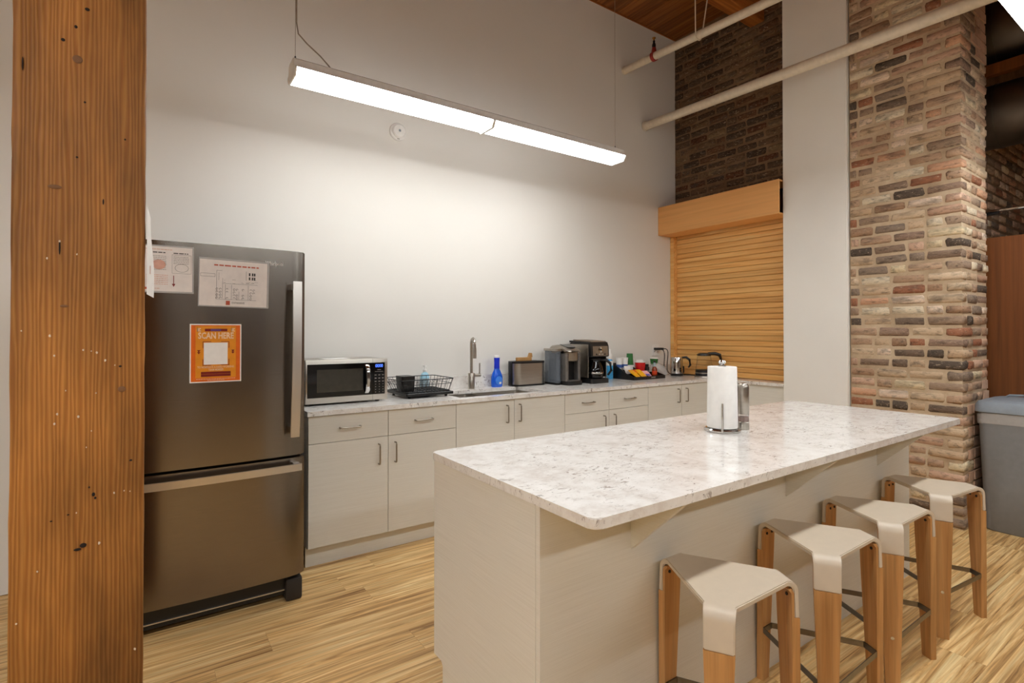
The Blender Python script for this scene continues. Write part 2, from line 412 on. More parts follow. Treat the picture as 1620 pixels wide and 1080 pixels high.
if hid: join_bricks(pier, [(c, L, al, d, BH) for c, L, al, d in hid], 'brick_pier')
# brick wall behind the pier (facing -Y)
YA = 1.40
wa = struct(bx('wall_alcove', 'mortar_dark', None, XPB - 0.02, 8.1, YA + 0.009, YA + 0.12, 0, CEIL))
for i in range(int(1.95 / CH), int(3.5 / CH)):
    z = i * CH + CH / 2
    for a, b in row_segments(5.22, 7.3, rb, (0.11 if i % 2 else 0)): put_brick(wa, 'brick_pier', ((a + b) / 2, YA + BD / 2 + rb.uniform(-0.004, 0.004), z), b - a, 'X')

# ------------------------------------------------------------------ timber column
def column():
    T = thing('timber_column', 'rough orange-brown timber column standing at the left in front of the refrigerator', 'column', (-0.155, 2.125, 0))
    m = bm_new(); n = 60; hw = 0.152; rnd = random.Random(5); rings = []
    pts = rrect(-hw, hw, -hw, hw, 0.010, 2)
    for k in range(n + 1):
        z = (CEIL - 0.004) * k / n
        rings.append([m.verts.new((x + (rnd.uniform(-1, 1) * 0.0016), y + rnd.uniform(-1, 1) * 0.0016, z)) for x, y in pts])
    ring_faces(m, rings); obj('post', m, 'timber', T, True, 40)
    yf = -hw - 0.0015
    def px(u, v):       # picture position on the post's face turned into local metres
        return (u - 15) / 214 * 2 * hw - hw, 1.3752 + (524 - v) / (1080 / 2.01)
    for u, v, w, h in ((129, 18, .006, .005), (111, 50, .004, .005), (91, 75, .005, .005), (126, 165, .003, .003), (114, 253, .003, .003), (193, 213, .0025, .003),
                       (157, 318, .002, .009), (31, 125, .002, .02), (88, 395, .0022, .022), (206, 733, .004, .003), (144, 780, .004, .006), (147, 786, .003, .004), (128, 857, .008, .007), (119, 862, .009, .004), (104, 806, .003, .002), (78, 812, .003, .002), (137, 768, .002, .003), (187, 580, .004, .003)):
        x, z = px(u, v); m = bm_new(); lathe(m, [(0.6, -0.001), (1, 0), (0.5, 0.0012)], n=9)
        for q in m.verts: q.co = Vector((x + q.co.x * w, yf - q.co.z, z + q.co.y * h))
        obj('nail_hole', m, 'timber_hole', T)
    for u, v in ((126, 553), (139, 555), (148, 557), (162, 570), (178, 578), (81, 561), (99, 615), (147, 621), (86, 650), (82, 665), (119, 656), (132, 705), (178, 782), (195, 781), (205, 783), (140, 680), (32, 523), (74, 531), (69, 413), (115, 404), (88, 386), (117, 805), (154, 858), (58, 884), (28, 955), (215, 1040)):
        x, z = px(u, v); s = random.uniform(.0012, .0032); m = bm_new(); lathe(m, [(0.7, -0.001), (1, 0), (0.6, 0.001)], n=6)
        for q in m.verts: q.co = Vector((x + q.co.x * s, yf - q.co.z, z + q.co.y * s * random.uniform(.8, 1.9)))
        obj('paint_chip', m, 'timber_chip', T)
    for u, v, w, h in ((114, 100, .012, .012), (80, 303, .016, .006), (190, 617, .010, .009), (96, 485, .010, .004)):
        x, z = px(u, v); m = bm_new(); lathe(m, [(1, -0.0008), (0.8, 0.0004), (0.3, 0.0008)], n=12)
        for q in m.verts: q.co = Vector((x + q.co.x * w, yf - q.co.z, z + q.co.y * h))
        obj('knot', m, 'timber_knot', T)
column()
# sheet of paper taped to the side of the column
T = thing('posted_sheet', 'white printed paper sheet taped to the side of the timber column, edge lifting', 'paper', (0.004, 1.975, 1.49))
m = bm_new(); rings = []
for k in range(9):
    s = k / 8; zs = 0.272 * s; fl_ = 0.010 + 0.006 * (1 - s) ** 2 + 0.004 * math.sin(5 * s)
    rings.append([m.verts.new((fl_ * j / 4 + 0.001 - 0.018 * (1 - j / 4) * 0.2, 0.205 * j / 4, zs)) for j in range(5)])
ring_faces(m, rings, False, False); bmesh.ops.recalc_face_normals(m, faces=m.faces); bmesh.ops.solidify(m, geom=list(m.faces), thickness=0.0005)
obj('sheet', m, 'paper_white', T)
m = bm_new(); box(m, 0.006, 0.0075, 0.07, 0.10, 0.07, 0.095); obj('stamp', m, 'ink_pink', T)

# ------------------------------------------------------------------ refrigerator
FX0, FX1, FY = -0.125, 0.675, 2.83
def fridge():
    T = thing('refrigerator', 'stainless steel refrigerator with bottom freezer drawer behind the timber column', 'refrigerator', ((FX0 + FX1) / 2, 3.28, 0))
    ox, oy = (FX0 + FX1) / 2, 3.28; hw = (FX1 - FX0) / 2
    bx('body', 'fridge_side', T, -hw + 0.006, hw - 0.006, 2.905 - oy, 3.74 - oy, 0.05, 1.765, 0.006)
    def door(name, z0, z1):
        pts = []
        n = 24; bow = 0.016
        for k in range(n + 1):
            s = -1 + 2 * k / n; x = s * hw; y = FY - oy + bow * s * s
            e = max(0, (abs(s) - 0.95) / 0.05); y += 0.016 * e * e
            pts.append((x, y))
        pts += [(hw, 2.9 - oy), (-hw, 2.9 - oy)]
        m = bm_new(); prism(m, pts, 'Z', z0, z1)
        es = [e for e in m.edges if abs(e.verts[0].co.z - e.verts[1].co.z) < 1e-6]
        bmesh.ops.bevel(m, geom=es, offset=0.004, segments=2, affect='EDGES')
        return obj(name, m, 'fridge_steel', T, True, 30)
    up = door('door', 0.748, 1.783); lo = door('freezer_drawer', 0.138, 0.735)
    # curved flat bar handles
    m = bm_new(); rings = []
    for k in range(17):
        s = k / 16; z = 0.85 + 0.775 * s; y = FY - oy - 0.052 - 0.016 * math.sin(PI * s); x = 0.622 - ox - 0.010 * (1 - s)
        rings.append([m.verts.new((x + a, y + b, z)) for a, b in ((-0.021, -0.004), (0.021, -0.004), (0.021, 0.008), (-0.021, 0.008))])
    ring_faces(m, rings)
    for z in (0.875, 1.60): box(m, 0.622 - ox - 0.017, 0.622 - ox + 0.013, FY - oy - 0.05, FY - oy + 0.02, z - 0.015, z + 0.015)
    obj('handle', m, 'satin_handle', up, True, 30)
    m = bm_new(); rings = []
    for k in range(25):
        s = k / 24; x = -0.115 + 0.762 * s - ox; y = FY - oy - 0.045 - 0.016 * math.sin(PI * s)
        rings.append([m.verts.new((x, y + b, 0.697 + a)) for a, b in ((-0.017, -0.004), (0.017, -0.004), (0.017, 0.008), (-0.017, 0.008))])
    ring_faces(m, rings)
    for x in (-0.095, 0.63): box(m, x - 0.014 - ox, x + 0.014 - ox, FY - oy - 0.045, FY - oy + 0.03, 0.684, 0.71)
    obj('handle', m, 'satin_handle', lo, True, 30)
    bx('kick_grille', 'black_plastic', T, -hw + 0.01, hw - 0.06, 2.90 - oy, 2.93 - oy, 0.03, 0.135)
    bx('grille_edge', 'satin_handle', T, -hw + 0.01, hw - 0.08, 2.893 - oy, 2.90 - oy, 0.052, 0.057)
    bx('foot', 'dark_rubber', T, hw - 0.085, hw - 0.004, 2.865 - oy, 2.975 - oy, 0, 0.115, 0.012, 2)
    bx('foot', 'dark_rubber', T, -hw + 0.004, -hw + 0.085, 2.865 - oy, 2.975 - oy, 0, 0.115, 0.012, 2)
    bx('rear_roller', 'dark_rubber', T, -hw + 0.03, hw - 0.03, 3.60 - oy, 3.66 - oy, 0, 0.055)
    bx('hinge_cap', 'dark_rubber', T, -hw + 0.01, -hw + 0.09, 2.88 - oy, 2.97 - oy, 1.763, 1.79, 0.005)
    text('badge', 'Whirlpool', 0.027, 'white_metal', up, (0.525 - ox, FY - oy + 0.004, 1.712), sx=0.72, ext=0.0008)
fridge()
def door_y(x):      # front of the bowed fridge door at x
    s = (x - (FX0 + FX1) / 2) / ((FX1 - FX0) / 2); return FY + 0.016 * s * s
def flat(parent, name, mat, x0, x1, z0, z1, lvl=1):
    return bx(name, mat, parent, x0, x1, -0.0007 * lvl - 0.0004, -0.0007 * lvl + 0.0003, z0, z1)
def dashes(parent, name, mat, x0, x1, z, h, lvl=2, seed=0):
    """a line of lettering too small to read: word-long strokes"""
    r = random.Random(seed); m = bm_new(); x = x0
    while x < x1 - h:
        w = min(r.uniform(1.2, 4.5) * h, x1 - x); box(m, x, x + w, -0.0007 * lvl - 0.0004, -0.0007 * lvl + 0.0003, z - h / 2, z + h / 2); x += w + h * 0.7
    return obj(name, m, mat, parent, False)
# laminated notice partly hidden by the column
def sheets():
    T = thing('laminated_notice', 'laminated notice with columns of text and a red arrow, partly behind the column paper', 'notice', (0.05, door_y(0.08) - 0.004, 1.552), math.radians(-1.2))
    flat(T, 'film', 'film', -0.152, 0.130, -0.004, 0.209, 0); flat(T, 'sheet', 'sheet_white', -0.148, 0.124, 0.003, 0.203, 1)
    for k, x in enumerate((-0.13, -0.042, 0.045)):
        m = bm_new()
        for a, b, c, d in ((x, x + 0.075, 0.168, 0.1695), (x, x + 0.0012, 0.085, 0.169), (x + 0.074, x + 0.0752, 0.085, 0.169), (x, x + 0.075, 0.085, 0.0862)): box(m, a, b, -0.0019, -0.0012, c, d)
        if k != 1: obj('frame_line', m, 'ink_grey', T, False)
        dashes(T, 'heading', 'ink_black', x + 0.006, x + 0.068, 0.176, 0.0042, 2, k)
        for j in range(9 if k == 1 else 5): dashes(T, 'text_line', 'ink_grey', x + 0.006, x + 0.066, 0.160 - 0.0075 * j, 0.0022, 2, 30 + 10 * k + j)
    for j in range(6): dashes(T, 'text_line', 'ink_pink', -0.05, 0.030, 0.075 - 0.008 * j, 0.0026, 2, 70 + j)
    dashes(T, 'title', 'ink_pink', -0.06, 0.05, 0.190, 0.003, 2, 4)
    m = bm_new(); lathe(m, [(0.6, 0), (1, 0.0005), (0.5, 0.001)], n=14)
    for q in m.verts: q.co = Vector((-0.004 + q.co.x * 0.026, -0.0022 - q.co.z, 0.122 + q.co.y * 0.022))
    obj('stain_print', m, 'ink_pink', T)
    m = bm_new(); tube(m, [(0.083 + 0.026 * math.cos(a * PI / 8), -0.0018, 0.110 + 0.018 * math.sin(a * PI / 8)) for a in range(16)], 0.0008, 4, True); obj('sketch', m, 'ink_grey', T)
    m = bm_new(); box(m, 0.0505, 0.0535, -0.002, -0.0013, 0.036, 0.075); prism(m, [(0.045, 0.038), (0.059, 0.038), (0.052, 0.024)], 'Y', -0.002, -0.0013); obj('arrow', m, 'poster_maroon', T, False)
    flat(T, 'logo_mark', 'ink_red', -0.056, -0.046, 0.010, 0.020, 2); dashes(T, 'text_line', 'ink_pink', -0.042, 0.0, 0.015, 0.003, 2, 8)
    # laminated floor plan
    T = thing('laminated_floor_plan', 'laminated landscape floor plan sheet high on the refrigerator door', 'floor plan', (0.344, door_y(0.36) - 0.005, 1.496), 0.0)
    T.rotation_euler = (0, math.radians(1.0), 0)
    flat(T, 'film', 'film', -0.148, 0.152, -0.006, 0.222, 0); flat(T, 'sheet', 'sheet_white', -0.144, 0.143, -0.001, 0.214, 1)
    dashes(T, 'title', 'ink_red', -0.086, 0.105, 0.190, 0.0062, 2, 11)
    m = bm_new()
    r = random.Random(3)
    def ln(x0, x1, z0, z1): box(m, min(x0, x1), max(x0, x1) + 0.0009, -0.0019, -0.0012, min(z0, z1), max(z0, z1) + 0.0009)
    ln(-0.075, -0.075, 0.03, 0.165); ln(-0.075, -0.052, 0.165, 0.165); ln(-0.066, -0.066, 0.12, 0.155); ln(-0.075, 0.095, 0.03, 0.03); ln(0.05, 0.05, 0.125, 0.168)
    ln(-0.05, -0.05, 0.035, 0.13); ln(-0.012, -0.012, 0.03, 0.10); ln(-0.038, -0.038, 0.03, 0.10); ln(0.02, 0.02, 0.03, 0.07); ln(0.06, 0.06, 0.03, 0.10); ln(-0.14, -0.082, 0.134, 0.134); ln(-0.14, -0.082, 0.148, 0.148); ln(-0.14, -0.14, 0.134, 0.148); ln(-0.082, -0.082, 0.134, 0.148)
    ln(-0.05, 0.10, 0.105, 0.105)
    for gx in (0.062, 0.075, 0.084):
        for gz in (0.128, 0.148): box(m, gx, gx + 0.0065, -0.0019, -0.0012, gz, gz + 0.014)
    for gx in (-0.072, -0.058, -0.03, 0.0, 0.012, 0.038, 0.072, 0.085):
        for gz in (0.036, 0.050, 0.064, 0.078):
            if r.random() < 0.85: tube(m, [(gx + 0.0042 * math.cos(a * PI / 4), -0.0016, gz + 0.0046 * math.sin(a * PI / 4)) for a in range(r.randint(5, 8))], 0.0008, 4)
    for k in range(14): x = r.uniform(-0.05, 0.09); z = r.uniform(0.105, 0.13); ln(x, x + r.uniform(0.004, 0.014), z, z)
    obj('plan_lines', m, 'ink_black', T, False)
    flat(T, 'logo_mark', 'ink_red', -0.034, -0.017, 0.004, 0.024, 2); text('wordmark', 'EXPANSIVE', 0.011, 'ink_grey', T, (0.018, -0.0022, 0.015))
    # orange poster
    T = thing('orange_poster', 'orange SCAN HERE poster with white border on the refrigerator door', 'poster', (0.271, door_y(0.271) - 0.003, 1.138))
    flat(T, 'sheet', 'paper_white', -0.106, 0.106, 0, 0.272, 0); flat(T, 'orange_ground', 'poster_orange', -0.101, 0.101, 0.005, 0.267, 1); flat(T, 'amber_panel', 'poster_amber', -0.083, 0.083, 0.022, 0.262, 2)
    m = bm_new(); box(m, -0.046, 0.046, -0.0027, -0.0018, 0.238, 0.250); obj('banner', m, 'poster_maroon', T, False)
    m = bm_new(); box(m, -0.022, 0.020, -0.0033, -0.0026, 0.239, 0.249); obj('banner_centre', m, 'poster_violet', T, False)
    for x in (-0.07, 0.07):
        m = bm_new()
        for k in range(3): box(m, x - 0.008, x + 0.008 - 0.004 * (k == 1), -0.0027, -0.0018, 0.2375 + 0.0055 * k, 0.2415 + 0.0055 * k)
        box(m, x - 0.008, x - 0.004, -0.0027, -0.0018, 0.2375, 0.2525); obj('logo_mark', m, 'poster_cream', T, False)
    text('headline', 'SCAN HERE', 0.040, 'poster_cream', T, (0, -0.0027, 0.2165), sx=0.70, bold=0.03)
    flat(T, 'blank_square', 'paper_white', -0.050, 0.048, 0.083, 0.185, 3)
    for sx in (-1, 1):
        for z0, z1, zc in ((0.160, 0.190, 0.190), (0.078, 0.108, 0.0805)):
            m = bm_new(); box(m, sx * 0.0535 - 0.0012, sx * 0.0535 + 0.0012, -0.0027, -0.0018, z0, z1)
            box(m, min(sx * 0.0535, sx * 0.02), max(sx * 0.0535, sx * 0.02), -0.0027, -0.0018, zc - 0.0012, zc + 0.0012)
            obj('corner_bracket', m, 'poster_maroon', T, False)
    for x in (-0.070, 0.070):
        m = bm_new()
        for z in (0.142, 0.151): prism(m, [(x - 0.007, z), (x + 0.007, z), (x, z - 0.010)], 'Y', -0.0027, -0.0018)
        obj('arrow', m, 'poster_maroon', T, False)
    text('invitation', 'TO NOMINATE A HARD WORKING', 0.0135, 'poster_cream', T, (0, -0.0027, 0.071), sx=0.70)
    text('invitation', 'TEAM MEMBER', 0.0135, 'poster_cream', T, (0, -0.0027, 0.0585), sx=0.70)
    m = bm_new(); box(m, -0.061, 0.061, -0.0027, -0.0018, 0.027, 0.0385); box(m, -0.061, 0.061, -0.0027, -0.0018, 0.0395, 0.050); obj('banner', m, 'poster_maroon', T, False)
    dashes(T, 'small_print', 'poster_cream', -0.08, 0.08, 0.0165, 0.0022, 3, 5); dashes(T, 'small_print', 'poster_cream', -0.035, 0.035, 0.0105, 0.0022, 3, 6)
sheets()

# ------------------------------------------------------------------ base cabinets
CY = 3.1505; DF = CY + 0.020     # counter edge and door face
def pull(parent, cx, cz, vert, ox, oy, L=0.122):
    h = L / 2; p = 0.030; rr = 0.008
    prof = [(-h, 0), (-h, -p + rr), (-h + rr * 0.3, -p + rr * 0.3), (-h + rr, -p), (h - rr, -p), (h - rr * 0.3, -p + rr * 0.3), (h, -p + rr), (h, 0)]
    m = bm_new(); tube(m, [((cx - ox, DF - oy + b + 0.001, cz + a) if vert else (cx + a - ox, DF - oy + b + 0.001, cz)) for a, b in prof], 0.0048, 8)
    return obj('handle', m, 'pull_steel', parent)
XB = [0.770 + 0.4829 * k for k in range(9)]
def cabinet(k0, label, kind, hx):
    x0, x1 = XB[k0], XB[k0 + 2]
    if k0 == 6: x1 = 4.60
    ox, oy = (x0 + x1) / 2, CY + 0.3
    T = thing('base_cabinet', label, 'cabinet', (ox, oy, 0), 0, 'base cabinets along the back wall')
    m = bm_new(); box(m, x0 - ox, x1 - ox, DF + 0.0205 - oy, YW - 0.004 - oy, 0.118, 0.70)
    e = (x1 - x0) / 2
    box(m, -e, -e + 0.016, DF + 0.0205 - oy, YW - 0.004 - oy, 0.70, 0.884); box(m, e - 0.016, e, DF + 0.0205 - oy, YW - 0.004 - oy, 0.70, 0.884)
    box(m, -e + 0.016, e - 0.016, DF + 0.0205 - oy, DF + 0.04 - oy, 0.70, 0.884)
    obj('body', m, 'carcass', T, False)
    bx('toe_kick', 'laminate', T, x0 - ox, x1 - ox, CY + 0.073 - oy, CY + 0.09 - oy, 0, 0.118)
    if k0 == 0: bx('side_panel', 'laminate', T, x0 - ox - 0.001, x0 - ox + 0.016, DF + 0.0206 - oy, YW - 0.004 - oy, 0.118, 0.884)
    for j in (0, 1):
        a = x0 + (x1 - x0) / 2 * j + 0.0016; b = x0 + (x1 - x0) / 2 * (j + 1) - 0.0016
        if kind == 'drawer':
            d = bx('drawer', 'laminate', T, a - ox, b - ox, DF - oy, DF + 0.019 - oy, 0.7235, 0.8815, 0.0008); pull(d, (a + b) / 2, 0.803, False, ox, oy)
        d = bx('door', 'laminate', T, a - ox, b - ox, DF - oy, DF + 0.019 - oy, 0.121, 0.7205 if kind == 'drawer' else 0.8815, 0.0008)
        pull(d, hx[j], 0.617 if kind == 'drawer' else 0.779, True, ox, oy)
cabinet(0, 'pale laminate base cabinet with two drawers and two doors, next to the refrigerator', 'drawer', (1.190, 1.297))
cabinet(2, 'pale laminate base cabinet with two tall doors under the sink', 'door', (2.149, 2.261))
cabinet(4, 'pale laminate base cabinet with two drawers and two doors, under the coffee makers', 'drawer', (3.120, 3.240))
cabinet(6, 'pale laminate base cabinet with two tall doors near the shutter corner', 'door', (4.075, 4.195))
o = bx('filler_panel', 'laminate', None, 4.645, 4.663, 2.466, DF + 0.02, 0.0, 0.884, 0.001)
tag(o, 'pale laminate panel below the shutter ledge, beside the white pilaster', 'panel')

# worktop, L-shaped, with cut-out for the sink
def counter():
    T = thing('worktop', 'speckled quartz worktop with low upstand running along the back wall', 'worktop', (2.7, CY + 0.3, 0))
    ox, oy = 2.7, CY + 0.3; z0, z1 = CT - 0.028, CT
    sx0, sx1, sy0, sy1 = 1.80, 2.56, 3.235, 3.625
    m = bm_new()
    xs = [0.762, sx0, sx1, 4.620, 4.826]; ys = [2.464, CY, sy0, sy1, YW - 0.002]
    cells = [(i, j) for i in range(4) for j in range(4) if not (i == 1 and j == 2) and not (j == 0 and i != 3)]
    V = {}
    def vv(i, j, z): return V.setdefault((i, j, z), m.verts.new((xs[i] - ox, ys[j] - oy, z)))
    S = set(cells)
    for i, j in cells:
        m.faces.new((vv(i, j, z1), vv(i + 1, j, z1), vv(i + 1, j + 1, z1), vv(i, j + 1, z1)))
        m.faces.new((vv(i, j, z0), vv(i, j + 1, z0), vv(i + 1, j + 1, z0), vv(i + 1, j, z0)))
        for (di, dj, a, b) in ((-1, 0, (i, j), (i, j + 1)), (1, 0, (i + 1, j), (i + 1, j + 1)), (0, -1, (i, j), (i + 1, j)), (0, 1, (i, j + 1), (i + 1, j + 1))):
            if (i + di, j + dj) not in S: m.faces.new((vv(*a, z0), vv(*b, z0), vv(*b, z1), vv(*a, z1)))
    bmesh.ops.recalc_face_normals(m, faces=m.faces)
    es = [e for e in m.edges if len(e.link_faces) == 2 and e.link_faces[0].normal.dot(e.link_faces[1].normal) < 0.3 and max(e.verts[0].co.z, e.verts[1].co.z) == z1 and e.verts[0].co.z == e.verts[1].co.z]
    bmesh.ops.bevel(m, geom=es, offset=0.002, segments=1, affect='EDGES')
    obj('slab', m, 'quartz', T, False)
    bx('upstand', 'quartz', T, 0.762 - ox, 4.72 - ox, YW - 0.022 - oy, YW - 0.003 - oy, CT, 1.016, 0.001)
    bx('side_upstand', 'quartz', T, 4.700 - ox, 4.826 - ox, 2.464 - oy, 2.484 - oy, CT, 1.016, 0.001)
    # sink
    T = thing('sink', 'stainless steel double-bowl sink set under the worktop', 'sink', (2.18, 3.43, 0.72))
    def bowl(x0, x1):
        m = bm_new(); pts0 = rrect(x0 - 2.18, x1 - 2.18, sy0 + 0.006 - 3.43, sy1 - 0.006 - 3.43, 0.03, 4); cx = (x0 + x1) / 2 - 2.18
        zt = CT - 0.0285 - 0.72
        rings = [[m.verts.new((x, y, zt)) for x, y in pts0], [m.verts.new((cx + (x - cx) * 0.97, y * 0.97, 0.03)) for x, y in pts0], [m.verts.new((cx + (x - cx) * 0.88, y * 0.88, 0.004)) for x, y in pts0]]
        for a, b in zip(rings, rings[1:]):
            for i in range(len(a)): m.faces.new((a[i], b[i], b[(i + 1) % len(a)], a[(i + 1) % len(a)]))
        m.faces.new(rings[-1]); b = obj('bowl', m, 'brushed_steel', T)
        m = bm_new(); lathe(m, [(0.042, 0.004), (0.040, 0.008), (0.02, 0.006), (0.018, 0.005)], (cx, 0.02, 0), 20); obj('drain', m, 'chrome', b)
    bowl(1.808, 2.075); bowl(2.095, 2.552)
    bx('divider', 'brushed_steel', T, 2.076 - 2.18, 2.094 - 2.18, sy0 + 0.01 - 3.43, sy1 - 0.01 - 3.43, 0.10, 0.150, 0.004, 2)
counter()
# faucet
def faucet():
    x0, y0 = 2.150, 3.675
    T = thing('faucet', 'tall brushed steel gooseneck faucet with side lever behind the sink', 'faucet', (x0, y0, CT))
    m = bm_new(); lathe(m, [(0.029, 0), (0.029, 0.002), (0.0275, 0.003), (0.0275, 0.125), (0.026, 0.128), (0.0125, 0.128)], n=20); obj('base', m, 'brushed_steel', T)
    m = bm_new(); R = 0.045
    path = [(0, 0, 0.126), (0, 0, 0.36)] + [(-0.26 * (R - R * math.cos(a)), -(R - R * math.cos(a)), 0.36 + R * math.sin(a)) for a in [PI * k / 10 for k in range(1, 11)]] + [(-0.26 * 2 * R, -2 * R, 0.30)]
    tube(m, path, 0.0118, 12); obj('neck', m, 'brushed_steel', T)
    m = bm_new(); tube(m, [(-0.26 * 2 * R, -2 * R, 0.335), (-0.26 * 2 * R, -2 * R, 0.25)], [0.0135, 0.0155], 12); obj('spray_head', m, 'brushed_steel', T)
    m = bm_new(); tube(m, [(0.02, 0, 0.108), (0.085, 0, 0.108)], 0.013, 12); tube(m, [(0.076, 0, 0.118), (0.076, -0.004, 0.205)], 0.0062, 8); obj('lever', m, 'brushed_steel', T)
faucet()

# ------------------------------------------------------------------ shutter, valance
def shutter():
    T = thing('roller_shutter', 'closed honey-coloured wooden roller shutter of horizontal slats above the ledge', 'shutter', (4.80, 3.1, CT))
    n = 29; z0 = 0.004; pitch = (2.43 - CT) / n
    m = bm_new(); prof = [(0.014, 0.001), (0.003, 0.002), (0, 0.007), (-0.001, pitch / 2), (0, pitch - 0.007), (0.003, pitch - 0.002), (0.014, pitch - 0.001)]
    prism(m, prof, 'Y', -0.634, 0.64)
    for p in m.faces: p.smooth = True
    me = bpy.data.meshes.new('slat'); bmesh.ops.recalc_face_normals(m, faces=m.faces); m.to_mesh(me); m.free(); me.set_sharp_from_angle(angle=math.radians(25)); me.materials.append(MATS['shutter_wood'])
    for k in range(n): s = link('slat', me, None, T); s.location = (0, 0, z0 + k * pitch * 0.997)
    bx('guide', 'shutter_wood', T, -0.055, 0.02, 0.642, 0.686, 0.0, 1.494, 0.001)
    bx('guide', 'shutter_wood', T, 0.016, 0.028, -0.634, 0.64, 0.0, 1.50)
    m = bm_new(); tube(m, [(-0.002, -0.585, 0.05), (-0.03, -0.585, 0.055), (-0.045, -0.565, 0.085)], 0.006, 8); obj('pull', m, 'chrome', T)
    T = thing('shutter_box', 'long tan wooden valance box over the roller shutter, open at its end', 'valance', (4.69, 3.12, 2.41))
    bx('front_board', 'valance_wood', T, 4.547 - 4.69, 4.561 - 4.69, 2.462 - 3.12, YW - 0.002 - 3.12, 0.0, 0.302, 0.001)
    bx('top_board', 'valance_wood', T, 4.5612 - 4.69, 4.826 - 4.69, 2.466 - 3.12, YW - 0.002 - 3.12, 0.288, 0.302)
    bx('bottom_board', 'valance_wood', T, 4.5612 - 4.69, 4.785 - 4.69, 2.466 - 3.12, YW - 0.002 - 3.12, 0.0, 0.012)
    m = bm_new(); tube(m, [(0.03, -0.55, 0.15), (0.03, 0.64, 0.15)], 0.10, 16); obj('roll', m, 'door_wood', T)
shutter()

# ------------------------------------------------------------------ island
IX0, IX1, IY0, IY1 = 0.9036, 3.5627, 0.9499, 1.8524
def island():
    ox, oy = 2.23, 1.45
    T = thing('kitchen_island', 'long pale laminate kitchen island base with triangular brackets under the overhang', 'island', (ox, oy, 0))
    a, b, f, k = IX0 + 0.012, IX1 - 0.004, 1.204, IY1 - 0.006; zt = CT - 0.0285
    poly = [(f + 0.0005, 0), (1.775, 0), (1.775, 0.128), (1.787, 0.142), (k, 0.142), (k, zt), (f + 0.0005, zt)]
    for x0, x1 in ((a, a + 0.019), (b - 0.019, b)):
        m = bm_new(); prism(m, [(y - oy, z) for y, z in poly], 'X', x0 - ox, x1 - ox); obj('end_panel', m, 'laminate', T, False)
    xs = [a, b]
    for x0, x1 in zip(xs, xs[1:]): bx('front_panel', 'laminate', T, x0 + 0.0008 - ox, x1 - 0.0008 - ox, f - 0.019 - oy, f - oy, 0.0, zt, 0.0006)
    bx('core', 'carcass', T, a + 0.02 - ox, b - 0.02 - ox, f + 0.002 - oy, 1.76 - oy, 0.0, zt - 0.001)
    n = 5; w = (b - a - 0.04) / n
    for i in range(n):
        d = bx('door', 'laminate', T, a + 0.021 + i * w - ox, a + 0.019 + (i + 1) * w - ox, k - 0.02 - oy, k - oy, 0.143, zt - 0.003, 0.0008)
    bx('rear_body', 'carcass', T, a + 0.02 - ox, b - 0.02 - ox, 1.761 - oy, k - 0.021 - oy, 0.143, zt - 0.002)
    for x in (1.296, 2.243, 3.144):
        m = bm_new(); prism(m, [(f - 0.0195 - oy, zt - 0.001), (0.985 - oy, zt - 0.001), (0.985 - oy, zt - 0.02), (f - 0.0195 - oy, 0.676)], 'X', x - 0.0095 - ox, x + 0.0095 - ox); obj('bracket', m, 'laminate', T, False)
    m = bm_new(); prism(m, rrect(IX0 - ox, IX1 - ox, IY0 - oy, IY1 - oy, 0.026, 6), 'Z', 0, 0.028)
    bmesh.ops.bevel(m, geom=[e for e in m.edges if abs(e.verts[0].co.z - e.verts[1].co.z) < 1e-6], offset=0.0025, segments=2, affect='EDGES')
    o = obj('island_top', m, 'quartz', None, True, 40, (ox, oy, CT - 0.028))
    tag(o, 'large white speckled quartz island top with rounded corners', 'countertop')
island()

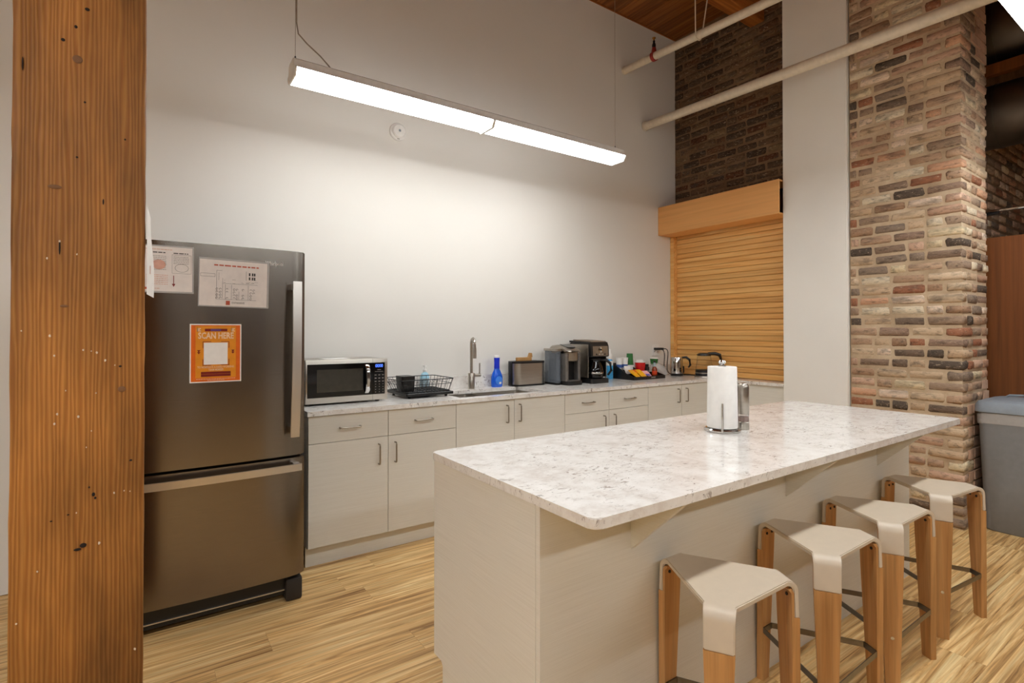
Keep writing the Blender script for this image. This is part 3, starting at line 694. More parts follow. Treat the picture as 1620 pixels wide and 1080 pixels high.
# ------------------------------------------------------------------ stools
def make_stool():
    T = thing('bar_stool', '', 'stool')
    H, R, r, w, th = 0.632, 0.178, 0.034, 0.085, 0.0165
    dirs = [math.radians(90 + 120 * k) for k in range(3)]
    m = bm_new(); hexv = []; flaps = []
    for a in dirs:
        d = Vector((math.cos(a), math.sin(a), 0)); p = Vector((-math.sin(a), math.cos(a), 0)); rows = []
        path = [(R + r * math.sin(t), H - r + r * math.cos(t)) for t in [math.radians(88) * k / 7 for k in range(8)]]
        path += [(R + r + 0.0035, H - r - 0.078)]
        for j, (q, z) in enumerate(path):
            ww = w * (1 - 0.06 * j / 8)
            rows.append([m.verts.new(d * q - p * ww / 2 + Vector((0, 0, z))), m.verts.new(d * q + p * ww / 2 + Vector((0, 0, z)))])
        flaps.append(rows); hexv += rows[0]
    m.faces.new(hexv)
    for rows in flaps:
        for a, b in zip(rows, rows[1:]): m.faces.new((a[0], a[1], b[1], b[0]))
    bmesh.ops.recalc_face_normals(m, faces=m.faces)
    if sum((f.normal.z for f in m.faces)) < 0: bmesh.ops.reverse_faces(m, faces=m.faces)
    bmesh.ops.solidify(m, geom=list(m.faces), thickness=th)
    es = [e for e in m.edges if len(e.link_faces) == 2 and e.calc_face_angle(0) > 1.0]
    bmesh.ops.bevel(m, geom=es, offset=0.003, segments=2, affect='EDGES')
    obj('seat', m, 'seat_taupe', T, True, 40)
    ro, ri, zt = R + r + 0.0035, R + r + 0.0035 - 0.025, H - r - 0.078
    inner = []
    for a in dirs:
        d = Vector((math.cos(a), math.sin(a), 0)); p = Vector((-math.sin(a), math.cos(a), 0))
        sp = 0.014; m = bm_new(); rings = []
        for z, ww, o1, i1 in ((0.0, 0.042, ro + sp, ri + sp), (0.004, 0.044, ro + sp, ri + sp), (zt - 0.001, w * 0.94, ro, ri), (zt + 0.001, w * 0.94, ro - th - 0.001, ri), (H - th - 0.022, w * 0.95, ro - th - 0.002, ri - 0.002), (H - th - 0.008, w * 0.96, ro - th - 0.010, ri - 0.014)):
            rings.append([m.verts.new(d * q + p * s * ww / 2 + Vector((0, 0, z))) for q, s in ((i1, -1), (o1, -1), (o1, 1), (i1, 1))])
        ring_faces(m, rings)
        L = obj('leg', m, 'beech', T, True, 40)
        for s in (-1, 1):
            m = bm_new(); c = d * (ri - 0.003) + p * s * 0.018 + Vector((0, 0, H - 0.048))
            tube(m, [c - d * 0.002, c + d * 0.004], 0.0052, 10); obj('bolt', m, 'dark_rubber', L)
        k = 1 - 0.205 / zt; c = d * (ro + sp * k - 0.001) + Vector((0, 0, 0.205)); m = bm_new(); tube(m, [c, c + d * 0.0025], 0.0065, 10); obj('bolt', m, 'chrome', L)
        q = ri + sp * k; wf = 0.060
        inner.append((d * q - p * wf / 2, d * q + p * wf / 2))
    m = bm_new(); pts = [v for pr in inner for v in pr]
    outer = pts; c0 = [v * (1 - 0.005 / v.length) for v in pts]
    rings = [[m.verts.new(v + Vector((0, 0, z))) for v in vs_] for vs_, z in ((outer, 0.195), (outer, 0.216), (c0, 0.216), (c0, 0.195))]
    rings.append(rings[0]); ring_faces(m, rings, True, False); obj('footrest', m, 'bar_steel', T, False)
    return T
st = make_stool()
SG = 'bar stools along the island'
st.location = (1.443, 0.955, 0); tag(st, 'taupe-seated bar stool nearest the camera, first from the island corner', 'stool', SG)
dup(st, (2.028, 0.952, 0), math.radians(1), 'taupe-seated bar stool second from the island corner in the foreground', SG)
dup(st, (2.541, 0.950, 0), math.radians(0), 'taupe-seated bar stool third in the row, second from the grey bin', SG)
dup(st, (3.150, 0.948, 0), math.radians(-6), 'taupe-seated bar stool at the far end of the row, closest to the grey bin', SG)

# ------------------------------------------------------------------ pendant lamps
def make_pendant(label, loc, L=2.438, lens='added_lens_room'):
    T = thing('pendant_lamp', label, 'lamp', loc, 0, 'linear pendant lamps')
    hl = L / 2
    m = bm_new(); prism(m, [(-0.090, -0.0135), (-0.066, 0.0), (-0.066, 0.036), (-0.044, 0.050), (0.044, 0.050), (0.066, 0.036), (0.066, 0.0), (0.090, -0.0135)], 'X', -hl, hl)
    obj('housing', m, 'white_metal', T, False)
    prof = [(-0.087, -0.0141), (-0.088, -0.0165), (-0.066, -0.050), (0.066, -0.050), (0.088, -0.0165), (0.087, -0.0141)]
    for s in (0, 1):
        x0 = -hl + 0.010 + s * hl; x1 = x0 + hl - 0.020
        m = bm_new(); prism(m, prof, 'X', x0, x1); obj('diffuser', m, lens, T, False)
    prof2 = [(y * 1.03, z * 1.07 if z < -0.015 else z + 0.0003) for k, (y, z) in enumerate(prof)]
    for x in (-hl, -0.0095, hl - 0.0095):
        m = bm_new(); prism(m, prof2 if abs(x) > 0.1 else [(y * 1.06, z * 1.12 if z < -0.015 else z) for y, z in prof2], 'X', x, x + (0.0095 if abs(x) > 0.1 else 0.019)); obj('end_cap', m, 'white_metal', T, False)
    dz = CEIL - 0.003 - loc[2]
    for x in (-hl + 0.02, hl - 0.03):
        m = bm_new(); tube(m, [(x, 0, 0.05), (x, 0, dz)], 0.0014, 5); g = obj('suspension_cable', m, 'cable_grey', T)
        m = bm_new(); lathe(m, [(0.005, 0.05), (0.006, 0.055), (0.004, 0.078), (0.0015, 0.082)], (x, 0, 0), 10); obj('gripper', m, 'dark_rubber', g)
    m = bm_new(); x = -hl + 0.02
    tube(m, [(x + 0.20, 0, 0.049), (x + 0.175, 0, 0.078), (x + 0.13, 0, 0.118), (x + 0.06, 0, 0.165), (x + 0.015, 0, 0.205), (x + 0.006, 0, 0.26), (x + 0.005, 0, dz)], 0.0038, 8)
    obj('power_cord', m, 'cable_grey', T)
    return T
make_pendant('lit white linear pendant lamp hanging in front of the back wall', (0.625 + 1.219, 2.95, 2.755), lens='lamp_lens_kitchen')
make_pendant('lit white linear pendant lamp above the bar stools, at the top right corner', (3.975, 0.55, 2.755), lens='lamp_lens_island')
make_pendant('lit white linear pendant lamp above the near end of the island, out of view', (1.530, 0.55, 2.755), lens='lamp_lens_island')
make_pendant('added unseen linear pendant lamp in the room behind the camera, left end of its row', (-1.00, -1.90, 2.755))  # lamps added for light; their row follows the overhang's shadow on the island
make_pendant('added unseen linear pendant lamp in the room behind the camera, right end of its row', (4.00, -1.90, 2.755))
make_pendant('added unseen linear pendant lamp in the room behind the camera, middle of its row', (1.50, -1.90, 2.755))
make_pendant('added unseen linear pendant lamp left of the timber column', (-2.60, 0.55, 2.755), lens='added_lens_side')  # unseen lamp added to brighten the column and the island's end

# smoke detector on the wall
T = thing('smoke_detector', 'round white smoke detector on the back wall below the pendant lamp', 'smoke detector', (1.567, YW - 0.001, 2.89))
def wall_lathe(prof, n=28):
    m = bm_new(); lathe(m, prof, n=n)
    for q in m.verts: q.co = Vector((q.co.x, -q.co.z, q.co.y))
    return m
obj('base', wall_lathe([(0.066, 0), (0.066, 0.012), (0.062, 0.016), (0.05, 0.017)]), 'white_plastic', T)
obj('cover', wall_lathe([(0.05, 0.017), (0.05, 0.034), (0.044, 0.042), (0.012, 0.045), (0.011, 0.043)]), 'white_plastic', T)
m = bm_new(); box(m, -0.008, 0.008, -0.048, -0.042, -0.008, 0.008, 0.002); obj('test_button', m, 'bin_lid', T)
bx('indicator_slot', 'ink_grey', T, -0.010, 0.010, -0.0185, -0.016, -0.058, -0.053)

# ------------------------------------------------------------------ sprinkler pipes
def pipe(label, p0, p1, r):
    d = Vector(p1) - Vector(p0)
    T = thing('sprinkler_pipe', label, 'pipe', p0)
    m = bm_new(); tube(m, [(0, 0, 0), tuple(d)], r, 20); obj('tube', m, 'pipe_white', T)
    m = bm_new(); tube(m, [tuple(d * 0.0008), tuple(d * 0.003)], r * 1.16, 20); obj('wall_collar', m, 'pipe_white', T)
    return T, d
T, d = pipe('thin white sprinkler pipe near the ceiling, carrying a red clamp', (4.024, YW - 0.002, 4.051), (4.024, -4.0, 3.66), 0.036)
def on_pipe(y): return Vector((0, y - YW, (y - YW) * d.z / d.y))
c = on_pipe(3.40); m = bm_new(); tube(m, [tuple(c - Vector((0, 0.016, 0))), tuple(c + Vector((0, 0.016, 0)))], 0.045, 18); tube(m, [tuple(c + Vector((0, 0, 0.03))), tuple(c + Vector((0, 0, 0.085)))], [0.028, 0.018], 12)
cl = obj('clamp', m, 'sprinkler_red', T)
m = bm_new(); lathe(m, [(0.016, 0.08), (0.018, 0.10), (0.018, 0.115), (0.010, 0.135), (0.012, 0.15)], tuple(c), 14); obj('fitting', m, 'black_plastic', cl)
m = bm_new(); lathe(m, [(0.008, 0.148), (0.008, 0.168), (0.018, 0.176), (0.018, 0.181), (0.004, 0.184)], tuple(c), 14); obj('sprinkler_head', m, 'brass', cl)
c = on_pipe(2.90); m = bm_new(); dz = 4.33 - 4.051 - c.z
tube(m, [(-0.046, c.y, dz + 0.28), (-0.042, c.y, c.z + 0.02)] + [(0.042 * math.cos(a), c.y, c.z + 0.042 * math.sin(a)) for a in [PI + PI * k / 8 for k in range(9)]] + [(0.042, c.y - 0.01, c.z + 0.02), (0.07, c.y - 0.05, dz)], 0.0055, 8); obj('hanger', m, 'pipe_white', T)
pipe('thicker white sprinkler pipe crossing in front of the brick walls', (4.333, YW - 0.002, 3.545), (4.333, -4.0, 3.346), 0.043)

# ------------------------------------------------------------------ right-hand alcove: wooden panel, rail, ducts, bin
o = bx('wooden_panel', 'door_wood', None, 5.30, 5.34, -0.40, 1.375, 0.0, 2.09, 0.002)
tag(o, 'plain brown wooden panel standing behind the brick pier at the right edge', 'panel')
T = thing('wall_rail', 'thin dark bracket and metal rail on the brick wall above the wooden panel', 'rail', (5.36, 1.39, 2.28))
m = bm_new(); tube(m, [(0, -0.02, 0.02), (0, -0.9, 0.02)], 0.012, 10); obj('rail', m, 'chrome', T)
m = bm_new(); box(m, -0.03, 0.03, -0.20, 0.0, -0.008, 0.006); obj('bracket', m, 'black_plastic', T)
def duct(label, z, r):
    T = thing('air_duct', label, 'duct', (5.62 + (r - 0.25), 1.385, z))
    m = bm_new(); tube(m, [(0, 0, 0), (0, -2.6, 0)], r, 40); obj('shell', m, 'duct_steel', T)
    for k in range(6):
        m = bm_new(); y = -0.14 - 0.42 * k; tube(m, [(0, y, 0), (0, y - 0.012, 0)], r + 0.006, 40); obj('seam', m, 'duct_steel', T)
duct('dark round metal air duct above the wooden panel, the lower of two', 3.10, 0.25)
duct('dark round metal air duct behind the brick pier, the upper of two', 3.76, 0.27)
o = bx('duct_ledger', 'door_wood', None, 5.40, 5.46, -1.2, 1.385, 3.37, 3.455)
tag(o, 'narrow timber strip running between the two round ducts', 'timber strip')
def bin_():
    x0, y0 = 5.02, 0.93
    T = thing('trash_bin', 'tall grey plastic trash bin with blue-grey lid beside the brick pier', 'trash bin', (x0, y0, 0))
    m = bm_new(); rings = []
    for z, e in ((0.0, -0.014), (0.012, -0.004), (0.40, 0.008), (0.815, 0.022)):
        rings.append([m.verts.new((x, y, z)) for x, y in rrect(-0.215 - e, 0.215 + e, -0.24 - e, 0.24 + e, 0.045, 6)])
    ring_faces(m, rings); obj('body', m, 'bin_grey', T, True, 40)
    m = bm_new(); rings = []; rnd = random.Random(2)
    for z, e in ((0.815, 0.027), (0.80, 0.030), (0.785, 0.028), (0.765, 0.029), (0.745, 0.026)):
        rings.append([m.verts.new((x * (1 + rnd.uniform(-.004, .004)), y * (1 + rnd.uniform(-.004, .004)), z + rnd.uniform(-.006, .006) - 0.02 * (y + 0.24))) for x, y in rrect(-0.215 - e, 0.215 + e, -0.24 - e, 0.24 + e, 0.045, 6)])
    ring_faces(m, rings, True, False); obj('liner_bag', m, 'film', T, True, 20)
    m = bm_new(); rings = []
    for z, e in ((0.815, 0.034), (0.820, 0.040), (0.868, 0.036), (0.890, 0.024), (0.900, -0.02), (0.902, -0.06)):
        rings.append([m.verts.new((x, y, z)) for x, y in rrect(-0.215 - e, 0.215 + e, -0.24 - e, 0.24 + e, 0.05, 6)])
    ring_faces(m, rings); obj('lid', m, 'bin_lid', T, True, 30)
    m = bm_new(); tube(m, [(0.1, 0.2, 0.885), (0.1, 0.16, 0.915), (0.1, 0.0, 0.925), (0.1, -0.16, 0.915), (0.1, -0.2, 0.885)], 0.008, 8); obj('lid_handle', m, 'bin_lid', T)
bin_()

# ------------------------------------------------------------------ things on the worktop
def microwave():
    x0, x1, y0, y1, h = 0.800, 1.326, 3.37, 3.735, 0.285
    ox, oy = (x0 + x1) / 2, (y0 + y1) / 2; w = (x1 - x0) / 2; d = (y1 - y0) / 2
    T = thing('microwave', 'stainless steel microwave oven with black glass door beside the refrigerator', 'microwave', (ox, oy, CT))
    bx('casing', 'brushed_steel', T, -w + 0.006, w - 0.006, -d + 0.03, d, 0.014, h - 0.004, 0.006)
    for sx in (-1, 1):
        for sy in (-1, 1):
            m = bm_new(); lathe(m, [(0.014, 0), (0.016, 0.004), (0.016, 0.016)], (sx * (w - 0.05), sy * (d - 0.06), 0), 12); obj('foot', m, 'black_plastic', T)
    bx('frame', 'brushed_steel', T, -w, w, -d, -d + 0.03, 0.012, h, 0.005, 2)
    D = bx('door', 'black_gloss', T, -w + 0.012, w - 0.102, -d - 0.004, -d + 0.006, 0.050, h - 0.028, 0.001)
    bx('window', 'mw_window', D, -w + 0.068, w - 0.170, -d - 0.0052, -d, 0.082, h - 0.062)
    m = bm_new(); rings = []
    for k in range(13):
        s = k / 12; z = 0.062 + 0.186 * s; y = -d - 0.012 - 0.022 * math.sin(PI * s) ** 0.6 if 0 < s < 1 else -d - 0.006
        rings.append([m.verts.new((w - 0.142 + a, y + b, z)) for a, b in ((-0.014, 0), (-0.008, -0.005), (0.008, -0.005), (0.014, 0), (0.010, 0.004), (-0.010, 0.004))])
    ring_faces(m, rings); obj('handle', m, 'chrome', D)
    P = bx('control_panel', 'black_gloss', T, w - 0.1005, w - 0.020, -d - 0.004, -d + 0.006, 0.050, h - 0.028, 0.001)
    bx('door_gap', 'black_plastic', T, w - 0.1018, w - 0.1006, -d - 0.0006, -d + 0.002, 0.014, h - 0.002)
    text('clock', '0000', 0.029, 'display_blue', P, (w - 0.060, -d - 0.0046, h - 0.050), sx=0.9, bold=0.0)
    m = bm_new(); r = random.Random(4)
    for j in range(3):
        for i in range(3):
            if True: box(m, w - 0.090 + 0.025 * i, w - 0.078 + 0.025 * i, -d - 0.0048, -d - 0.0042, h - 0.112 - 0.021 * j, h - 0.107 - 0.021 * j)
    for j in range(4):
        for i in range(3): box(m, w - 0.086 + 0.025 * i, w - 0.081 + 0.025 * i, -d - 0.0048, -d - 0.0042, 0.062 + 0.017 * j, 0.0665 + 0.017 * j)
    box(m, w - 0.088, w - 0.034, -d - 0.0048, -d - 0.0042, h - 0.088, h - 0.0855); box(m, w - 0.072, w - 0.048, -d - 0.0048, -d - 0.0042, h - 0.077, h - 0.0735)
    obj('key_print', m, 'ink_grey', P, False)
    o = bx('folded_paper', 'paper_white', None, 0.93, 1.09, 3.42, 3.56, CT + h - 0.004, CT + h + 0.001); tag(o, 'thin white folded paper lying on top of the microwave', 'paper')
microwave()

def dish_rack():
    x0, x1, y0, y1 = 1.455, 1.815, 3.355, 3.72; ox, oy = (x0 + x1) / 2, (y0 + y1) / 2; w, d = (x1 - x0) / 2, (y1 - y0) / 2
    T = thing('dish_rack', 'black wire dish rack on a black drip tray between microwave and sink', 'dish rack', (ox, oy, CT))
    m = bm_new(); box(m, -w, w, -d, d, 0.016, 0.022, 0.002)
    for a, b, c, e in ((-w, w, -d, -d + 0.010), (-w, w, d - 0.010, d), (-w, -w + 0.010, -d, d), (w - 0.010, w, -d, d)): box(m, a, b, c, e, 0.018, 0.036, 0.003)
    for k in range(13): x = -w + 0.03 + k * (2 * w - 0.06) / 12; box(m, x - 0.004, x + 0.004, -d + 0.02, d - 0.02, 0.022, 0.030, 0.0015)
    obj('drip_tray', m, 'black_plastic', T)
    for sx in (-1, 1):
        for sy in (-1, 1): m = bm_new(); lathe(m, [(0.008, 0), (0.010, 0.003), (0.012, 0.018)], (sx * (w - 0.04), sy * (d - 0.04), 0), 10); obj('foot', m, 'black_plastic', T)
    tx, ty, bxx, byy, zt, zb = w + 0.016, d - 0.01, w - 0.008, d - 0.030, 0.125, 0.040
    m = bm_new(); tube(m, [(x, y, zt) for x, y in rrect(-tx - 0.02, tx, -ty, ty, 0.03, 4)], 0.0034, 6, True); R = obj('basket_rim', m, 'black_plastic', T)
    m = bm_new(); tube(m, [(x, y, (zt + zb) / 2 + 0.008) for x, y in rrect(-(tx + bxx) / 2 - 0.01, (tx + bxx) / 2, -(ty + byy) / 2, (ty + byy) / 2, 0.03, 4)], 0.002, 5, True)
    tube(m, [(x, y, zb) for x, y in rrect(-bxx, bxx, -byy, byy, 0.02, 3)], 0.0026, 6, True); obj('basket_band', m, 'black_plastic', T)
    n = 10
    for k in range(n):
        s = -1 + 2 * (k + 0.5) / n; m = bm_new(); tube(m, [(s * tx, -ty, zt), (s * bxx, -byy, zb), (s * bxx, byy, zb), (s * tx, ty, zt)], 0.0018, 5); obj('wire', m, 'black_plastic', T)
    for k in range(7):
        s = -1 + 2 * (k + 0.5) / 7; m = bm_new(); tube(m, [(-tx - 0.02, s * ty, zt), (-bxx, s * byy, zb), (bxx, s * byy, zb), (tx, s * ty, zt)], 0.0018, 5); obj('wire', m, 'black_plastic', T)
    for k in range(7):
        x = -0.03 + 0.026 * k; m = bm_new(); tube(m, [(x, -0.05, zb), (x, -0.045, zb + 0.05), (x, -0.03, zb + 0.06), (x, -0.015, zb + 0.05), (x, -0.01, zb)], 0.0018, 5); obj('plate_prong', m, 'bar_steel', T)
    m = bm_new(); rings = []
    for z, e in ((0.042, 0), (0.148, 0.006)): rings.append([m.verts.new((x, y, z)) for x, y in rrect(-w + 0.008 - e, -w + 0.098 + e, -0.10 - e, 0.02 + e, 0.018, 4)])
    ring_faces(m, rings); obj('cutlery_cup', m, 'black_plastic', T)
dish_rack()

def lathe_thing(name, label, cat, loc, parts, group=None):
    T = thing(name, label, cat, loc, 0, group)
    for pn, prof, mat, sx, sy in parts:
        m = bm_new(); lathe(m, prof, n=24, sx=sx, sy=sy); obj(pn, m, mat, T)
    return T
lathe_thing('hand_soap_bottle', 'clear bottle of pale blue hand soap behind the dish rack', 'soap bottle', (1.775, 3.745, CT), [
    ('body', [(0.030, 0), (0.034, 0.006), (0.034, 0.11), (0.024, 0.138), (0.012, 0.146), (0.012, 0.152)], 'soap_cyan', 1.1, 0.62),
    ('pump', [(0.014, 0.150), (0.015, 0.168), (0.006, 0.172), (0.006, 0.188), (0.013, 0.19), (0.013, 0.198)], 'white_plastic', 1, 1),
    ('label', [(0.0345, 0.03), (0.0347, 0.034), (0.0347, 0.096), (0.0345, 0.1)], 'bottle_clear', 1.1, 0.62)])
T = lathe_thing('dish_soap_bottle', 'bright blue upright bottle of dish soap right of the faucet', 'soap bottle', (2.410, 3.70, CT), [
    ('body', [(0.046, 0), (0.050, 0.006), (0.053, 0.05), (0.051, 0.085), (0.040, 0.115), (0.026, 0.145), (0.024, 0.155)], 'soap_blue', 1.04, 0.62),
    ('spray_collar', [(0.025, 0.154), (0.026, 0.158), (0.024, 0.20), (0.026, 0.235), (0.027, 0.243)], 'cap_blue', 1, 0.75),
    ('cap', [(0.026, 0.243), (0.027, 0.247), (0.024, 0.259), (0.015, 0.263)], 'white_plastic', 1, 0.75)])
m = bm_new(); lathe(m, [(0.6, 0), (1, 0.001), (0.7, 0.002)], n=20)
for q in m.verts: q.co = Vector((q.co.x * 0.034, -0.0325 - q.co.z, 0.055 + q.co.y * 0.036))
obj('label', m, 'label_blue', T); bx('label_tag', 'white_plastic', T, 0.002, 0.022, -0.036, -0.0335, 0.026, 0.042)

def toaster():
    x0, x1, y0, y1 = 2.528, 2.868, 3.60, 3.745; ox, oy = (x0 + x1) / 2, (y0 + y1) / 2; w, d = (x1 - x0) / 2, (y1 - y0) / 2
    T = thing('toaster', 'long-slot stainless steel toaster with black ends', 'toaster', (ox, oy, CT))
    m = bm_new(); prism(m, rrect(-w + 0.004, w - 0.004, -d, d, 0.060, 8), 'Z', 0.014, 0.192); obj('shell', m, 'brushed_steel', T)
    m = bm_new(); prism(m, rrect(-w, w, -d - 0.003, d + 0.003, 0.062, 8), 'Z', 0.0, 0.015); obj('base', m, 'black_plastic', T)
    m = bm_new(); prism(m, rrect(-w + 0.001, w - 0.001, -d - 0.002, d + 0.002, 0.061, 8), 'Z', 0.191, 0.208); obj('top_rim', m, 'black_plastic', T)
    for s in (-1, 1): bx('end_cap', 'black_plastic', T, s * w - 0.008, s * w + 0.006, -0.022, 0.022, 0.004, 0.205, 0.004, 2)
    for y in (-0.028, 0.018): bx('slot', 'dark_rubber', T, -w + 0.05, w - 0.05, y, y + 0.012, 0.2075, 0.2095)
    T = thing('toast_tongs', 'small tan wooden tongs lying on top of the toaster', 'tongs', (ox - 0.03, oy, CT + 0.2096))
    m = bm_new(); box(m, -0.075, 0.075, -0.018, 0.018, 0.0, 0.030, 0.003); obj('arm', m, 'tan_wood', T)
    m = bm_new(); prism(m, [(0.050, 0.0301), (0.082, 0.0301), (0.076, 0.066), (0.064, 0.066)], 'Y', -0.016, 0.016); obj('grip', m, 'tan_wood', T)
toaster()

def pod_brewer():
    T = thing('pod_coffee_maker', 'grey single-cup pod coffee maker with clear water tank beside the toaster', 'coffee maker', (3.013, 3.560, CT))
    m = bm_new(); prism(m, rrect(-0.055, 0.115, -0.02, 0.15, 0.03, 5), 'Z', 0.02, 0.27); obj('body', m, 'keurig_grey', T)
    m = bm_new(); prism(m, rrect(-0.058, 0.118, -0.140, 0.152, 0.04, 6), 'Z', 0, 0.034); obj('base', m, 'black_plastic', T)
    m = bm_new(); prism(m, rrect(-0.045, 0.105, -0.13, -0.03, 0.035, 6), 'Z', 0.0342, 0.041); obj('drip_tray', m, 'keurig_grey', T)
    m = bm_new(); prism(m, rrect(-0.0552, -0.022, -0.105, -0.021, 0.012, 4), 'Z', 0.0345, 0.27); prism(m, rrect(0.085, 0.115, -0.105, -0.021, 0.012, 4), 'Z', 0.0345, 0.27); obj('pillar', m, 'keurig_grey', T)
    bx('cup_bay', 'black_plastic', T, -0.0215, 0.0845, -0.045, -0.0205, 0.036, 0.205)
    m = bm_new(); lathe(m, [(0.056, 0.205), (0.062, 0.212), (0.064, 0.285), (0.06, 0.29)], (0.03, -0.062, 0), 24); obj('brew_head', m, 'panel_taupe', T)
    m = bm_new(); rings = []
    for k, (y, z, ww) in enumerate(((0.150, 0.315, 0.07), (0.10, 0.338, 0.086), (0.02, 0.345, 0.09), (-0.06, 0.325, 0.086), (-0.115, 0.300, 0.07), (-0.130, 0.291, 0.05))):
        rings.append([m.verts.new((0.03 + s * ww, y, zz)) for s, zz in ((-1, 0.271 if y > -0.03 else 0.2905), (-1, z - 0.010), (-0.8, z), (0.8, z), (1, z - 0.010), (1, 0.271 if y > -0.03 else 0.2905))])
    ring_faces(m, rings); L = obj('lid', m, 'brushed_steel', T)
    m = bm_new(); prism(m, rrect(-0.02, 0.085, -0.085, 0.04, 0.03, 5), 'Z', 0.0, 0.003)
    for q in m.verts: q.co.z += 0.345 + (q.co.y - 0.02) * 0.24 * (q.co.y < 0.02) + 0.0005
    obj('touch_panel', m, 'black_gloss', L)
    m = bm_new(); prism(m, rrect(-0.108, -0.0565, -0.045, 0.135, 0.02, 5), 'Z', 0.018, 0.292); W = obj('water_tank', m, 'tank_smoke', T)
    m = bm_new(); prism(m, rrect(-0.118, -0.052, -0.055, 0.14, 0.022, 5), 'Z', 0.2925, 0.312); obj('tank_lid', m, 'brushed_steel', W)
    m = bm_new(); prism(m, rrect(-0.108, -0.0585, -0.048, 0.137, 0.02, 5), 'Z', 0, 0.0178); obj('tank_foot', m, 'black_plastic', T)
pod_brewer()

def drip_brewer():
    T = thing('drip_coffee_maker', 'tall black and steel drip coffee maker with glass carafe', 'coffee maker', (3.335, 3.555, CT))
    m = bm_new(); prism(m, rrect(-0.112, 0.112, -0.135, 0.17, 0.03, 5), 'Z', 0, 0.040); obj('base', m, 'black_plastic', T)
    bx('tower', 'black_plastic', T, -0.108, 0.108, 0.03, 0.17, 0.0402, 0.36, 0.012, 2)
    for s in (-1, 1): bx('steel_side', 'brushed_steel', T, s * 0.1105 - 0.0022, s * 0.1105 + 0.0022, -0.09, 0.165, 0.05, 0.345, 0.001)
    m = bm_new(); prism(m, [(-0.118, 0.235), (-0.126, 0.245), (-0.122, 0.33), (-0.105, 0.365), (0.168, 0.378), (0.168, 0.3605), (0.03, 0.3605), (0.028, 0.235)], 'X', -0.108, 0.108); H = obj('brew_head', m, 'black_plastic', T, True, 50)
    m = bm_new(); prism(m, [(-0.118, 0.240), (-0.1285, 0.246), (-0.1245, 0.328), (-0.118, 0.334)], 'X', -0.088, 0.094); obj('control_panel', m, 'panel_taupe', H)
    m = bm_new(); prism(m, [(-0.104, 0.3664), (0.14, 0.3780), (0.14, 0.387), (-0.09, 0.376)], 'X', -0.085, 0.098); obj('lid', m, 'panel_taupe', H)
    m = bm_new(); lathe(m, [(0.026, 0), (0.026, 0.004), (0.020, 0.006)], n=20)
    for q in m.verts: q.co = Vector((q.co.x, -0.1265 - q.co.z, 0.298 + q.co.y))
    K = obj('dial', m, 'chrome', H); bx('dial_screen', 'black_gloss', K, -0.013, 0.013, -0.1345, -0.1315, 0.292, 0.306)
    for k in range(4): m = bm_new(); tube(m, [(-0.048 + 0.034 * k, -0.126, 0.258), (-0.048 + 0.034 * k, -0.1315, 0.258)], 0.007, 10); obj('button', m, 'black_plastic' if k in (0, 3) else 'chrome', H)
    C = (0.0, -0.055, 0.0402)
    m = bm_new(); lathe(m, [(0.062, 0), (0.074, 0.010), (0.078, 0.05), (0.072, 0.10), (0.052, 0.145), (0.05, 0.158)], C, 28); cf = obj('carafe', m, 'black_gloss', T)
    m = bm_new(); lathe(m, [(0.0795, 0.044), (0.0803, 0.046), (0.0803, 0.056), (0.0795, 0.058)], C, 28); obj('carafe_band', m, 'chrome', cf)
    m = bm_new(); lathe(m, [(0.052, 0.158), (0.056, 0.162), (0.056, 0.178), (0.03, 0.186)], C, 24); obj('carafe_lid', m, 'black_plastic', cf)
    m = bm_new(); tube(m, [(0.04, -0.085, 0.205), (0.075, -0.125, 0.205), (0.098, -0.152, 0.175), (0.102, -0.160, 0.11), (0.085, -0.135, 0.07)], [0.012, 0.013, 0.013, 0.012, 0.010], 10); obj('carafe_handle', m, 'black_plastic', cf)
drip_brewer()

lathe_thing('spray_bottle', 'slim blue and white spray bottle standing behind the drip coffee maker', 'spray bottle', (3.725, 3.70, CT), [
    ('body', [(0.030, 0), (0.032, 0.004), (0.032, 0.175), (0.020, 0.19)], 'bottle_blue', 1, 1),
    ('print_band', [(0.0322, 0.130), (0.0325, 0.133), (0.0325, 0.172), (0.0322, 0.176)], 'white_plastic', 1, 1),
    ('cap', [(0.024, 0.19), (0.026, 0.195), (0.024, 0.24), (0.012, 0.262), (0.014, 0.285), (0.008, 0.29)], 'white_plastic', 1, 1)])

